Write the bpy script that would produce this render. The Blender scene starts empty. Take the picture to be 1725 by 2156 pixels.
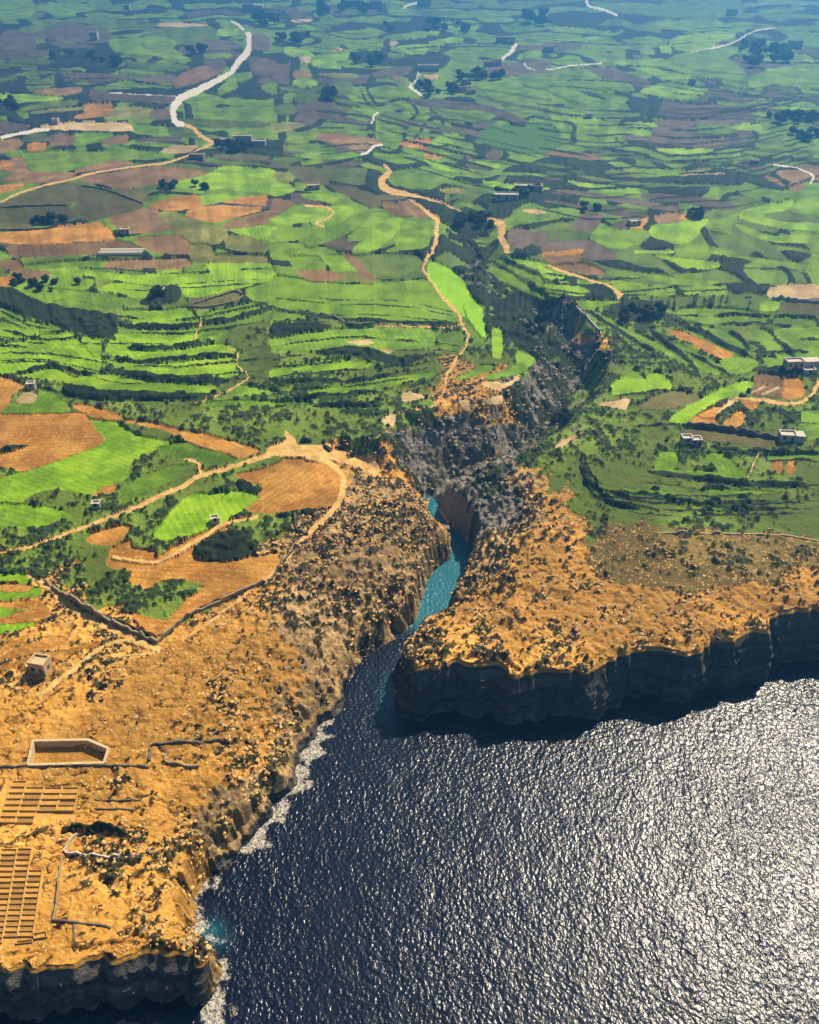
import bpy, math, random
import numpy as np

# ------------------------------------------------------------------ camera, light, exposure
sc = bpy.context.scene
COL = sc.collection
VW, VH = 1725.0, 2156.0            # photograph measured at 1725 x 2156
PITCH = math.radians(35.0)         # camera looks this far below the horizon
CAM_H = 186.0
FPX = 1850.0                       # focal length in those pixels
CP, SP = math.cos(PITCH), math.sin(PITCH)

cam_d = bpy.data.cameras.new('camera')
cam = bpy.data.objects.new('camera', cam_d)
COL.objects.link(cam)
cam.location = (0, 0, CAM_H)
cam.rotation_euler = (math.radians(90) - PITCH, 0, 0)
cam_d.sensor_fit = 'HORIZONTAL'
cam_d.sensor_width = 36.0
cam_d.lens = 36.0 * FPX / VW
cam_d.clip_start = 1.0
cam_d.clip_end = 30000.0
sc.camera = cam

SUN_EL, SUN_AZ = math.radians(49.0), math.radians(38.5)   # azimuth to the right of straight ahead
world = bpy.data.worlds.new('World')
sc.world = world
world.use_nodes = True
wn = world.node_tree
wn.nodes.clear()
w_out = wn.nodes.new('ShaderNodeOutputWorld')
w_bg = wn.nodes.new('ShaderNodeBackground')
w_sky = wn.nodes.new('ShaderNodeTexSky')
w_sky.sky_type = 'NISHITA'
w_sky.sun_disc = False
w_sky.sun_elevation = SUN_EL
w_sky.sun_rotation = SUN_AZ
w_bg.inputs['Strength'].default_value = 0.05
wn.links.new(w_sky.outputs[0], w_bg.inputs['Color'])
wn.links.new(w_bg.outputs[0], w_out.inputs['Surface'])

sun_d = bpy.data.lights.new('sun', 'SUN')
sun = bpy.data.objects.new('sun', sun_d)
COL.objects.link(sun)
sun_d.energy = 5.0
sun_d.angle = math.radians(0.5)
sun_d.color = (1.0, 0.865, 0.65)
sun.rotation_euler = (math.radians(90) - SUN_EL, 0, math.pi - SUN_AZ)

vs = sc.view_settings
vs.view_transform = 'Standard'
vs.look = 'None'
vs.gamma = 1.0
vs.use_curve_mapping = False
vs.exposure = 1.18
sc.cycles.volume_bounces = 0
sc.cycles.max_bounces = 5
sc.cycles.diffuse_bounces = 2
sc.cycles.glossy_bounces = 3

# ------------------------------------------------------------------ numeric helpers
rng = np.random.default_rng(11)
random.seed(11)

def _hash(ix, iy, seed):
    n = (ix.astype(np.int64) * 374761393 + iy.astype(np.int64) * 668265263 + seed * 1274126177) & 0xffffffff
    n = ((n ^ (n >> 13)) * 1274126177) & 0xffffffff
    n = n ^ (n >> 16)
    return (n & 0xffffff).astype(np.float32) / float(0xffffff)

def vnoise(x, y, seed=0):
    x0 = np.floor(x); y0 = np.floor(y)
    fx = (x - x0).astype(np.float32); fy = (y - y0).astype(np.float32)
    fx = fx * fx * fx * (fx * (fx * 6 - 15) + 10); fy = fy * fy * fy * (fy * (fy * 6 - 15) + 10)
    ix = x0.astype(np.int64); iy = y0.astype(np.int64)
    a = _hash(ix, iy, seed); b = _hash(ix + 1, iy, seed); c = _hash(ix, iy + 1, seed); d = _hash(ix + 1, iy + 1, seed)
    return (a + (b - a) * fx) * (1 - fy) + (c + (d - c) * fx) * fy

def fbm(x, y, octv=3, seed=0, gain=0.5):
    s = 0; a = 1.0; t = 0
    for o in range(octv):
        c, n = math.cos(0.7 * o + 0.3), math.sin(0.7 * o + 0.3)
        s = s + a * vnoise((x * c - y * n) * 2 ** o + 17.3 * o, (x * n + y * c) * 2 ** o - 9.1 * o, seed + o)
        t += a; a *= gain
    return s / t                       # about 0..1, mean .5

def sstep(a, b, x):
    t = np.clip((x - a) / (b - a), 0, 1)
    return t * t * (3 - 2 * t)

# smooth lie of the land, metres above the sea
PY = np.array([-300, 60, 105, 150, 200, 260, 350, 500, 700, 1000, 1500, 2500, 5000, 9000.0])
PZ = np.array([10, 11.5, 12, 15, 18.5, 22, 26, 32, 38, 46, 60, 88, 120, 140.0])
def plateau_y(y):
    return np.interp(y, PY, PZ)
HILLS = [(330, 900, 150, 170, 9.0), (-330, 1050, 200, 160, 7.0), (90, 700, 90, 90, -3.5), (260, 560, 120, 60, 3.5),
         (-150, 470, 110, 60, 3.0), (-60, 360, 60, 40, 1.5), (500, 1300, 260, 200, 8.0), (170, 330, 60, 50, 2.0)]
def plateau(x, y):
    z = plateau_y(y)
    for hx, hy, sx, sy, a in HILLS:
        z = z + a * np.exp(-((x - hx) / sx) ** 2 - ((y - hy) / sy) ** 2)
    return z

def ray(u, v):
    a = (np.asarray(u, float) - VW / 2) / FPX; b = (np.asarray(v, float) - VH / 2) / FPX
    return a, CP - b * SP, -SP - b * CP           # x, y, z of the view ray (unit depth)

def at_z(u, v, z):
    dx, dy, dz = ray(u, v)
    t = (z - CAM_H) / np.minimum(dz, -1e-4)
    return dx * t, dy * t

def hit(u, v, f=plateau):                          # where the view ray meets the smooth land
    z = np.full(np.shape(np.asarray(u, float)), 30.0)
    for _ in range(40):
        x, y = at_z(u, v, z)
        z = 0.5 * z + 0.5 * f(x, y)
    return x, y, z

def proj(x, y, z):
    dz = z - CAM_H
    dep = y * CP - dz * SP
    up = y * SP + dz * CP
    return VW / 2 + FPX * x / dep, VH / 2 - FPX * up / dep

def smooth_poly(pts, n=4, closed=True):
    p = np.asarray(pts, float)
    if len(p) < 3: return p
    if closed:
        q = np.vstack([p[-1:], p, p[:2]])
    else:
        q = np.vstack([p[:1], p, p[-1:]])
    out = []
    t = np.linspace(0, 1, n, endpoint=False)[:, None]
    for i in range(1, len(q) - 2):
        a, b, c, d = q[i - 1], q[i], q[i + 1], q[i + 2]
        k = 0.38                                   # tension: fairly tight, corners stay corners
        m1, m2 = k * (c - a), k * (d - b)
        out.append((2 * t**3 - 3 * t**2 + 1) * b + (t**3 - 2 * t**2 + t) * m1 + (-2 * t**3 + 3 * t**2) * c + (t**3 - t**2) * m2)
    if not closed: out.append(p[-1:])
    return np.vstack(out)

def in_poly(px, py, poly):
    ins = np.zeros(px.shape, bool)
    n = len(poly)
    for i in range(n):
        x1, y1 = poly[i]; x2, y2 = poly[(i + 1) % n]
        if y1 == y2: continue
        c = ((y1 > py) != (y2 > py)) & (px < (x2 - x1) * (py - y1) / (y2 - y1) + x1)
        ins ^= c
    return ins

def seg_dist(px, py, poly, closed=True):
    """distance to a polyline, index of nearest segment, position along it"""
    n = len(poly); m = n if closed else n - 1
    best = np.full(px.shape, 1e9, np.float32); idx = np.zeros(px.shape, np.int32); tt = np.zeros(px.shape, np.float32)
    for i in range(m):
        x1, y1 = poly[i]; x2, y2 = poly[(i + 1) % n]
        dx, dy = x2 - x1, y2 - y1
        L = dx * dx + dy * dy + 1e-9
        t = np.clip(((px - x1) * dx + (py - y1) * dy) / L, 0, 1)
        d = (px - x1 - t * dx) ** 2 + (py - y1 - t * dy) ** 2
        k = d < best
        best = np.where(k, d, best); idx = np.where(k, i, idx); tt = np.where(k, t, tt)
    return np.sqrt(best), idx, tt
# ------------------------------------------------------------------ survey of the ground
# Every field, bank, track and rock pavement: outline read from an aerial sheet, laid onto the land below.
# sheets A..L are 575 x 539 tiles, enlarged three times
SH = dict(A=(0, 0), B=(575, 0), C=(1150, 0), D=(0, 539), E=(575, 539), F=(1150, 539), G=(0, 1078), H=(575, 1078), I=(1150, 1078), J=(0, 1617), V=None)
SURVEY = []                                        # (kind, polygon in full-sheet units)
def cv(sheet, pts):
    if sheet == 'V': return [(float(a), float(b)) for a, b in pts]
    ox, oy = SH[sheet]
    return [(ox + a / 3.0, oy + b / 3.0) for a, b in pts]
def pairs(s):
    v = [float(t) for t in s.replace(',', ' ').split()]
    return list(zip(v[0::2], v[1::2]))
def P(sheet, kind, s, sm=4):
    SURVEY.append((kind, smooth_poly(cv(sheet, pairs(s)), sm) if sm else np.array(cv(sheet, pairs(s)))))
def S(sheet, kind, w, s, taper=True):
    """a strip of width w (sheet units) along a line"""
    c = smooth_poly(cv(sheet, pairs(s)), 6, closed=False)
    k = 1.0 if sheet == 'V' else 1 / 3.0
    n = len(c); t = np.linspace(0, 1, n)
    if isinstance(w, tuple): ww = np.interp(t, np.linspace(0, 1, len(w)), w) * k / 2
    else: ww = np.full(n, w * k / 2) * (np.clip(np.sin(np.pi * t) * 2.2, 0.25, 1) if taper else 1)
    d = np.gradient(c, axis=0); d /= np.hypot(d[:, 0], d[:, 1])[:, None] + 1e-9
    # on the sheet, things lie foreshortened: a strip is thinner where it runs across the view
    nrm = np.stack([-d[:, 1], d[:, 0]], 1)
    SURVEY.append((kind, np.vstack([c + nrm * ww[:, None], (c - nrm * ww[:, None])[::-1]])))
def many(sheet, kind, *polys):
    for s in polys: P(sheet, kind, s)

# ---- broad zones first
P('V', 'meadow', '-40,560 380,560 480,640 760,640 960,640 1010,700 1130,760 1150,830 1010,870 860,880 780,950 690,950 600,920 560,1010 300,1120 -40,1180', 3)
P('V', 'meadow', '190,860 860,850 900,900 740,960 560,960 300,900')
P('V', 'meadow', '1230,640 1725,640 1800,900 1800,1230 1500,1230 1250,1180 1150,1080 1100,1000 1180,900 1270,760')
P('V', 'olive_turf', '1230,1130 1400,1120 1725,1140 1800,1180 1800,1260 1560,1250 1330,1260 1250,1200')
P('V', 'meadow', '-40,1140 190,1120 420,1080 620,1080 620,1200 470,1240 330,1340 120,1300 -40,1360')
P('V', 'garrigue', '-40,1480 -40,1350 130,1330 280,1310 370,1340 470,1240 560,1180 640,1090 700,1010 640,960 700,935 760,950 830,930 880,960 920,1040 1000,1170 930,1280 700,1500 420,1990 380,2060 -40,2140')
P('V', 'garrigue', '850,880 880,850 960,780 1010,770 1060,800 1110,790 1180,830 1160,890 1090,960 1000,900 900,880')
P('V', 'garrigue', '1040,990 1090,960 1140,1000 1180,1060 1230,1130 1260,1200 1330,1250 1560,1240 1800,1190 1800,1400 1500,1420 1100,1480 830,1530 830,1380 930,1290 1030,1220 1060,1100')
P('V', 'rock_slope', '560,1180 660,1080 760,1000 880,1060 950,1130 950,1190 890,1290 700,1480 640,1600 560,1740 480,1820 430,1720 560,1600 620,1480 620,1360 560,1300')
P('V', 'rock_slope', '985,1150 1040,1000 1080,960 1130,1010 1140,1100 1090,1180 1030,1230 960,1290')
P('V', 'gorge_rock', '850,900 900,880 1000,880 1060,900 1110,930 1070,970 1010,1010 1090,1010 1100,1050 1040,1120 1000,1150 960,1110 930,1060 895,1060 870,990 850,950')
P('V', 'gorge_wall', '915,1040 955,1012 1000,1030 1012,1090 1000,1150 975,1120 940,1090')
P('V', 'gorge_rock', '985,450 1030,540 1060,600 1110,640 1180,660 1230,700 1260,760 1230,840 1190,890 1150,930 1110,930 1160,880 1180,820 1170,750 1130,700 1060,640 1010,590 960,540 960,490')
P('V', 'gorge_rock', '1060,800 1110,790 1150,760 1190,840 1170,900 1110,930 1060,900')
P('V', 'gorge_scrub', '930,400 990,450 1020,520 1060,590 1120,650 1160,710 1190,770 1205,840 1180,890 1150,910 1180,850 1165,770 1120,705 1050,630 1000,560 965,500 940,450')
P('V', 'gorge_rock', '1125,690 1180,660 1262,700 1266,760 1230,840 1205,900 1150,935 1090,965 1060,900 1100,800 1150,790 1165,760')
S('V', 'gorge_scrub', 15, '1150,700 1185,750 1203,800 1198,850 1170,895 1130,925')
P('V', 'garrigue', '1180,655 1215,650 1250,690 1290,710 1310,720 1280,740 1240,720 1200,690')
P('V', 'rock_flat', '-40,1470 80,1460 110,1430 220,1440 330,1360 400,1310 470,1300 480,1350 400,1420 440,1440 400,1520 330,1500 320,1480 230,1500 430,1580 440,1620 400,1740 330,1860 360,1940 380,2040 -40,2130')
P('V', 'rock_flat', '1080,1285 1130,1268 1180,1250 1250,1262 1310,1270 1260,1285 1180,1290 1110,1300')

P('J', 'garrigue', '400,430 560,400 760,430 830,560 770,760 830,880 700,900 520,920 380,760 400,560')
P('J', 'garrigue', '880,560 1100,600 1120,760 1040,900 1000,1060 1100,1160 900,1180 800,1000 860,800')
P('J', 'garrigue', '600,100 900,90 1100,150 900,230 650,200')
P('V', 'rock_slope', '395,1930 480,1960 510,2130 395,2120')
S('J', 'scrub', 34, '400,372 560,382 700,392 830,432')
P('V', 'garrigue', '60,1240 150,1215 250,1290 340,1320 420,1230 500,1180 560,1150 560,1250 400,1340 120,1420 -40,1440 -40,1390 60,1330')
P('V', 'meadow', '130,1235 210,1230 330,1240 400,1262 370,1300 300,1290 220,1275')
# ---- sheet A
many('A', 'crop_lime', '0,600 180,592 400,620 230,640 0,650', '120,705 180,712 175,745 140,735', '830,800 870,780 1050,795 1080,845 870,845',
 '160,960 330,950 700,950 760,915 800,930 990,960 960,1000 850,1000 700,1010 500,1060 400,1080 190,1070 140,1000', '50,960 130,950 140,980 60,985',
 '1330,1090 1440,1040 1600,1060 1740,1080 1740,1220 1620,1210 1500,1200 1240,1190 1060,1170', '1250,1240 1380,1230 1500,1245 1400,1275 1270,1285',
 '1460,1450 1560,1440 1740,1440 1740,1520 1600,1490', '1500,480 1580,465 1580,500 1510,515', '1380,190 1490,182 1490,220 1380,225', '700,260 1000,240 1110,270 1090,310 1200,380 1150,400 990,360 850,350 720,320')
many('A', 'crop_green', '0,-20 200,-20 190,100 0,130', '270,20 500,15 560,60 380,90 260,60', '150,170 330,140 370,155 250,190 120,220', '1300,350 1450,345 1450,365 1300,372',
 '1400,550 1480,500 1490,560 1380,600', '1170,640 1280,590 1380,640 1250,660', '1250,680 1680,670 1640,720 1450,740 1290,700', '450,900 490,840 700,840 680,870 600,900 500,920',
 '1000,420 1160,425 1180,440 1040,450', '1400,420 1500,470 1440,520 1380,500', '600,10 690,0 700,50 620,60', '1650,560 1740,520 1740,600', '1640,20 1740,15 1740,40 1650,45', '1080,60 1160,80 1140,95 1060,80')
many('A', 'dull_grass', '0,500 200,460 480,440 500,455 200,480 0,520', '820,400 1150,420 1180,440 1000,450 830,430', '110,690 330,640 480,630 470,655 300,675 130,705', '1060,800 1200,800 1260,850 1100,860',
 '170,850 290,840 270,890 150,890', '860,1190 960,1160 1060,1150 940,1200', '0,400 160,380 340,395 200,420 0,430', '750,460 900,480 1100,500 1000,520 800,500', '560,100 700,110 720,160 600,170', '880,175 1100,180 1300,175 1300,200 1000,205',
 '1140,750 1350,760 1700,780 1640,800 1250,800', '0,1060 80,1080 60,1140 0,1150', '1190,1000 1400,980 1600,1010 1700,1040 1440,1030', '1200,860 1330,850 1350,870 1260,880')
many('A', 'crop_olive', '0,1290 200,1210 400,1160 480,1160 500,1210 480,1270 380,1290 0,1305', '500,1180 640,1190 830,1250 900,1290 840,1330 640,1370 570,1390 490,1330 490,1260',
 '0,1320 300,1300 400,1300 490,1370 190,1400 0,1400', '0,1410 180,1410 200,1440 0,1455', '740,1200 900,1210 960,1260 900,1270', '1340,980 1500,960 1700,990 1600,1010 1420,1000')
many('A', 'crop_yellow', '200,705 330,685 510,670 510,690 340,705 220,715', '720,690 780,668 970,690 930,740 800,750 680,745', '990,1350 1110,1345 1060,1410', '1070,1430 1160,1365 1270,1410 1250,1530 1170,1500',
 '1280,1440 1400,1430 1430,1470 1390,1530 1280,1540', '1450,1490 1580,1490 1680,1560 1600,1590 1440,1560', '1210,1550 1330,1540 1340,1617 1220,1640')
many('A', 'soil_brown', '1180,460 1290,425 1420,450 1330,490 1230,530 1110,555 1100,510', '210,580 500,558 500,585 380,608 230,598', '0,890 140,885 120,930 0,960', '330,880 480,850 450,910 330,920', '660,890 720,860 810,855 790,900 650,910',
 '70,1000 140,985 175,1060 170,1075 80,1080', '480,1080 640,1020 750,1008 840,1030 700,1060 500,1088', '30,1140 80,1090 250,1080 480,1095 400,1130 290,1155 130,1150', '500,1130 700,1090 900,1060 1080,1050 1320,1090 1060,1150 790,1195 640,1160',
 '1400,1440 1500,1390 1740,1330 1740,1380 1500,1440', '690,1385 780,1350 960,1320 1010,1370 1070,1440 850,1470 740,1430', '60,1560 300,1545 600,1520 780,1525 900,1590 500,1600 150,1617 90,1617', '870,1500 1080,1485 1150,1490 1200,1560 1180,1600 1020,1590 920,1560')
many('A', 'soil_grey', '230,210 400,150 580,170 700,210 690,260 560,270 380,250 220,240', '0,240 60,195 200,215 230,290 180,320 0,310', '1300,380 1420,390 1410,450 1290,420', '1590,410 1740,420 1740,480 1600,470', '1590,240 1640,220 1700,250 1700,320 1620,320 1590,290',
 '960,700 1080,690 1080,745 950,750', '570,570 680,590 1120,610 1090,660 780,640 580,640', '0,760 180,790 160,810 0,840', '280,870 410,840 420,860 300,890', '880,870 1130,870 1080,890 880,890', '450,470 700,480 820,500 640,520 420,510', '0,330 200,320 350,340 200,370 0,370', '300,270 450,280 600,300 420,310', '1280,270 1440,265 1530,300 1400,320 1290,310', '880,500 1090,480 1080,520 900,530')
many('A', 'soil_orange', '540,660 690,648 715,670 690,710 600,740 480,748 530,710', '180,910 280,905 280,950 190,950', '0,1020 70,1015 80,1070 0,1070', '0,1170 150,1165 100,1190 0,1215', '960,1290 1100,1250 1230,1230 1270,1290 1130,1320 1000,1315',
 '1400,1275 1560,1245 1680,1235 1670,1290 1560,1285', '1180,1350 1290,1305 1640,1315 1500,1360 1360,1395 1260,1380', '0,1480 350,1440 600,1410 660,1430 720,1490 680,1510 400,1530 150,1540 0,1520')
many('A', 'pale_ground', '390,775 520,765 800,772 835,828 640,825 300,820 260,790', '1010,955 1100,915 1250,920 1180,965 1060,965', '1000,150 1060,138 1320,155 1190,170 1010,165')
# ---- sheet B
many('B', 'crop_lime', '880,205 1000,180 1060,185 1030,215 900,220', '460,280 690,255 670,320 560,320 470,300', '740,310 950,280 1150,240 1180,260 1000,300 950,345 850,340', '70,310 130,305 250,350 150,360 80,340',
 '250,400 330,360 480,340 440,380 390,400 430,435 360,440 270,420', '130,520 190,500 280,530 240,550 130,545', '610,570 740,550 900,600 800,620 680,620 620,600', '1000,890 1090,850 1180,840 1150,890 1040,920', '80,880 150,865 220,890 110,900',
 '0,1150 80,1160 130,1200 60,1230 0,1230', '0,1370 150,1300 300,1310 260,1380 180,1400 0,1410', '250,1390 320,1310 480,1310 500,1350 420,1400 280,1420', '0,1450 200,1440 420,1430 200,1500 0,1520', '430,1420 540,1310 620,1340 500,1450 250,1550 220,1530',
 '480,1500 560,1440 640,1350 720,1350 720,1400 620,1500 500,1520', '640,1470 760,1370 820,1380 800,1440 640,1570 500,1600', '800,1480 970,1450 970,1560 790,1570', '0,1545 150,1535 230,1580 200,1630 0,1630', '210,1570 330,1560 430,1630 240,1630', '950,1020 1040,1010 1100,1060 1170,1090 1000,1050', '180,1230 350,1225 400,1270 250,1260')
many('B', 'crop_green', '160,40 260,35 270,60 170,60', '270,90 330,100 420,150 380,155 300,120', '205,150 320,165 330,185 250,190', '1060,150 1200,130 1300,140 1270,200 1200,220 1090,190', '1300,110 1500,110 1520,130 1360,135', '1560,110 1640,95 1640,140 1560,140', '1450,150 1740,140 1740,180 1500,200',
 '1560,220 1740,215 1740,270 1600,250', '690,240 860,215 1000,215 1040,230 800,250', '980,310 1050,305 1040,330 990,330', '1270,550 1330,510 1400,500 1560,500 1560,560 1740,600 1740,630 1500,590 1350,570', '1560,490 1640,460 1740,460 1740,560 1590,540', '1590,340 1690,325 1690,375 1600,375',
 '500,590 640,690 630,740 450,640', '1080,940 1200,930 1200,1000 1150,1020 1120,980', '1200,910 1240,895 1290,980 1180,950', '80,920 250,900 400,940 330,960 100,945', '120,980 300,960 480,960 560,985 300,1000', '740,1110 780,1080 880,1075 960,1140 980,1190 860,1190 760,1150',
 '820,1400 1000,1390 980,1440 820,1440', '730,345 830,350 800,370 740,365', '370,-10 560,-10 570,15 420,20', '1290,-10 1400,0 1420,30 1290,25')
P('B', 'vineyard', '1280,850 1400,800 1600,780 1760,790 1820,905 1740,970 1560,960 1400,920 1310,890')
many('B', 'dull_grass', '150,610 320,545 250,640 150,650', '370,540 450,510 510,560 460,600 370,610', '400,670 450,665 630,750 600,760', '700,710 780,710 840,730 780,745 700,735', '0,1000 100,980 200,1000 50,1040', '200,1060 560,1060 590,1090 560,1170 400,1140 250,1100', '420,50 580,60 560,90 440,80', '0,680 100,650 150,700 60,730', '860,60 1050,70 1180,80 1000,95', '300,590 440,600 560,680 420,650')
many('B', 'crop_olive', '100,1060 270,1060 350,1160 200,1150', '350,1170 500,1180 640,1230 680,1280 640,1310 480,1240', '640,1240 760,1230 840,1250 700,1260')
many('B', 'crop_yellow', '300,470 500,475 540,490 480,505 320,485', '0,780 150,775 200,790 50,830 0,830', '0,1100 60,1090 130,1140 60,1150', '1050,1200 1180,1195 1220,1220 1100,1220', '750,485 850,500 820,520 770,510')
many('B', 'soil_brown', '130,460 200,450 240,490 140,500', '260,855 360,840 640,880 680,910 560,960 450,920 320,890', '700,1280 760,1275 870,1350 790,1360 730,1330', '800,1275 880,1270 980,1340 980,1370 900,1360', '0,1270 80,1265 130,1290 60,1340 0,1370')
many('B', 'soil_grey', '630,470 780,430 880,440 800,480 660,490', '1280,470 1420,410 1600,410 1740,450 1740,470 1540,480 1330,490', '1540,290 1740,285 1740,320 1560,320', '1580,385 1740,395 1740,440 1650,430', '850,640 950,620 1190,640 1300,660 1430,690 1540,740 1610,780 1560,790 1480,760 1350,700 1150,690 950,670',
 '210,700 300,695 480,750 620,780 580,795 430,770 260,730', '1120,785 1200,780 1310,830 1250,860', '330,1020 480,1010 600,1015 480,1050 330,1050', '1500,1450 1610,1460 1630,1540 1510,1560', '1650,1470 1740,1470 1740,1550 1640,1540', '0,30 150,50 160,60 0,55', '0,420 60,430 40,500 0,500')
many('B', 'soil_orange', '800,905 920,872 1005,885 960,940 1060,995 975,1000 950,960 870,925')
many('B', 'pale_ground', '120,120 240,120 220,140 130,140', '370,315 430,305 460,325 420,335', '170,370 240,365 230,400 190,400', '950,480 1050,478 1040,500 970,505', '730,260 790,270 760,300 740,295', '1570,1320 1660,1320 1740,1350 1620,1350')
for w, k, s in [(9, 'dull_grass', '870,720 1100,725 1400,770'), (11, 'soil_grey', '720,775 900,790 1130,840'), (12, 'crop_green', '690,810 880,830 1050,865'), (9, 'crop_green', '530,830 700,840 800,850'), (30, 'crop_green', '1060,1140 1200,1160 1400,1220'), (26, 'crop_lime', '1220,1020 1330,1030 1440,1045'),
  (12, 'crop_green', '1280,1000 1450,1020 1740,1040'), (26, 'crop_lime', '1330,1150 1500,1180 1740,1195'), (18, 'crop_green', '1180,1280 1260,1300 1340,1335'), (14, 'crop_green', '1250,1075 1450,1095 1740,1110'), (14, 'dull_grass', '850,760 1000,775 1200,850'), (12, 'dull_grass', '1000,690 1300,760 1560,850'), (10, 'dull_grass', '700,640 820,680 840,700'), (12, 'crop_green', '560,560 600,640 640,680'), (12, 'dull_grass', '1290,600 1500,660 1740,690'), (9, 'dull_grass', '1350,640 1550,700 1740,740'), (10, 'crop_green', '40,560 140,580 200,570')]:
    S('B', k, w, s)
# ---- sheet C
many('C', 'crop_green', '350,40 700,30 1000,-10 1220,-10 1220,90 900,110 600,90 420,70', '700,140 850,125 1150,140 1170,180 900,190 720,170', '600,325 680,330 670,350 600,345', '900,340 1040,320 1080,360 1180,400 1270,490 1250,520 1100,500 950,470 760,390', '30,470 190,440 280,520 380,580 330,600 200,570 60,550',
 '0,560 120,570 250,610 200,650 60,600', '150,680 200,660 420,700 590,720 570,740 420,720 200,690', '940,795 1200,790 1180,840 960,845', '1280,500 1500,430 1740,420 1740,560 1450,540 1300,560', '640,400 720,380 850,430 1060,510 920,480', '680,545 850,520 1000,540 850,570 720,550', '420,600 520,620 480,650 380,640')
many('C', 'crop_lime', '780,270 830,240 960,215 1040,230 1090,260 1030,310 880,330 800,300', '1010,205 1180,205 1180,240 1100,260 1050,230', '720,300 770,290 790,340 730,330', '340,390 620,390 760,480 900,480 880,505 740,505 540,430', '190,430 250,425 330,500 500,530 560,580 420,570 290,520 220,470', '600,580 700,550 850,575 1020,560 960,620 850,635 620,595',
 '140,720 200,700 330,750 500,820 480,870 330,830 200,790 160,760', '1180,800 1260,770 1350,780 1360,820 1220,815', '340,1000 420,1000 540,1050 700,1070 870,1070 860,1105 620,1105 470,1060', '700,945 860,940 1060,940 1000,965 850,975', '290,1500 350,1410 400,1440 640,1460 600,1530 510,1560 420,1570 320,1530',
 '660,1480 690,1430 800,1400 1010,1380 980,1440 880,1540 760,1520', '1010,1420 1100,1390 1230,1340 1170,1400 1160,1470 1060,1450', '1220,1350 1400,1280 1560,1250 1550,1300 1440,1330 1380,1340 1370,1380 1500,1410 1740,1420 1740,1460 1500,1445 1300,1400', '1540,1310 1620,1260 1740,1235 1740,1350 1600,1345', '1210,1420 1260,1430 1400,1490 1600,1490 1740,1500 1740,1530 1500,1530 1330,1490', '40,735 90,730 110,810 70,810')
many('C', 'soil_grey', '240,430 400,440 640,520 640,560 500,530 350,490', '790,690 1290,690 1270,740 760,740', '740,750 1280,750 1270,770 730,785', '700,800 940,795 960,840 690,845', '490,860 680,850 1100,850 1080,910 700,900 520,880', '1220,1010 1360,1020 1360,1070 1260,1060', '230,1360 350,1360 300,1440 180,1440', '420,1440 560,1360 640,1340 560,1440',
 '0,1540 230,1510 240,1560 0,1590', '260,1520 330,1540 440,1630 250,1630', '0,280 130,280 220,300 100,320', '820,640 1050,650 1060,670 850,675')
many('C', 'soil_brown', '1460,1090 1600,1080 1680,1130 1560,1150', '1530,1170 1640,1140 1580,1210', '1590,1050 1740,1060 1740,1150 1700,1130', '690,1370 850,1350 840,1395 740,1410', '0,970 160,955 330,990 300,1005 0,985', '1380,1110 1460,1140 1520,1180 1440,1150')
many('C', 'soil_orange', '850,1370 930,1340 940,1385 860,1390', '520,1440 580,1400 640,1360 630,1400 590,1440', '0,1590 220,1575 200,1600 0,1620')
many('C', 'pale_ground', '890,1080 1060,1078 1130,1100 880,1110')
P('C', 'dull_grass', '20,1460 250,1470 240,1510 30,1520')
for w, k, s in [(20, 'crop_green', '0,170 120,180 250,190'), (22, 'crop_lime', '270,200 350,200 420,205'), (14, 'crop_green', '0,265 150,260 300,240 480,200'), (25, 'crop_lime', '500,780 600,785 700,790'), (40, 'crop_lime', '510,830 600,835 670,840'), (12, 'crop_green', '590,745 740,750'), (22, 'crop_green', '1340,630 1500,645 1700,665'),
  (16, 'crop_lime', '1310,670 1500,680 1690,690'), (20, 'crop_green', '1290,710 1400,722 1490,735'), (18, 'crop_lime', '1240,765 1350,775'), (22, 'dull_grass', '1450,570 1600,600 1740,640'), (20, 'crop_green', '1340,70 1500,60 1640,50'), (36, 'crop_green', '1560,30 1650,20'), (18, 'crop_green', '1540,160 1740,170'), (20, 'crop_lime', '1550,195 1740,215'),
  (14, 'dull_grass', '230,930 500,980 800,1025 1180,1020'), (14, 'dull_grass', '0,1040 100,1050 200,1060'), (16, 'dull_grass', '200,1110 420,1150 700,1170 1200,1170'), (28, 'crop_lime', '150,1150 300,1180 520,1200 600,1215'), (32, 'crop_green', '1090,1180 1200,1195 1340,1250 1310,1290'), (30, 'soil_grey', '40,1210 250,1230 600,1280 860,1330'), (26, 'soil_grey', '0,1130 170,1130'),
  (46, 'soil_grey', '600,1240 900,1260 1200,1310'), (20, 'soil_grey', '0,1270 300,1320 640,1370'), (16, 'dull_grass', '200,1290 400,1310 640,1340'), (28, 'crop_lime', '880,1560 1050,1580 1200,1617'), (36, 'crop_lime', '560,1590 800,1590'), (12, 'crop_green', '1040,1470 1300,1540 1740,1600'), (20, 'crop_green', '640,580 700,600'), (16, 'crop_lime', '1380,450 1560,455 1740,445'), (16, 'crop_green', '1100,560 1300,600'), (14, 'dull_grass', '1250,940 1450,955 1740,960'), (12, 'dull_grass', '1240,970 1420,1000'), (16, 'crop_green', '1380,1200 1440,1260 1500,1260'), (14, 'crop_green', '1080,650 1250,660 1330,640'), (12, 'dull_grass', '880,440 1100,470 1250,480'), (14, 'crop_green', '1440,300 1600,290 1740,300'), (14, 'dull_grass', '1520,330 1740,340'), (14, 'crop_green', '1530,390 1740,390'), (14, 'crop_green', '1450,85 1600,100 1740,95'), (18, 'dull_grass', '0,1090 120,1095 240,1085'), (16, 'dull_grass', '1240,880 1400,900 1500,905'), (16, 'dull_grass', '1500,1000 1640,1010 1740,1015')]:
    S('C', k, w, s)
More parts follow.
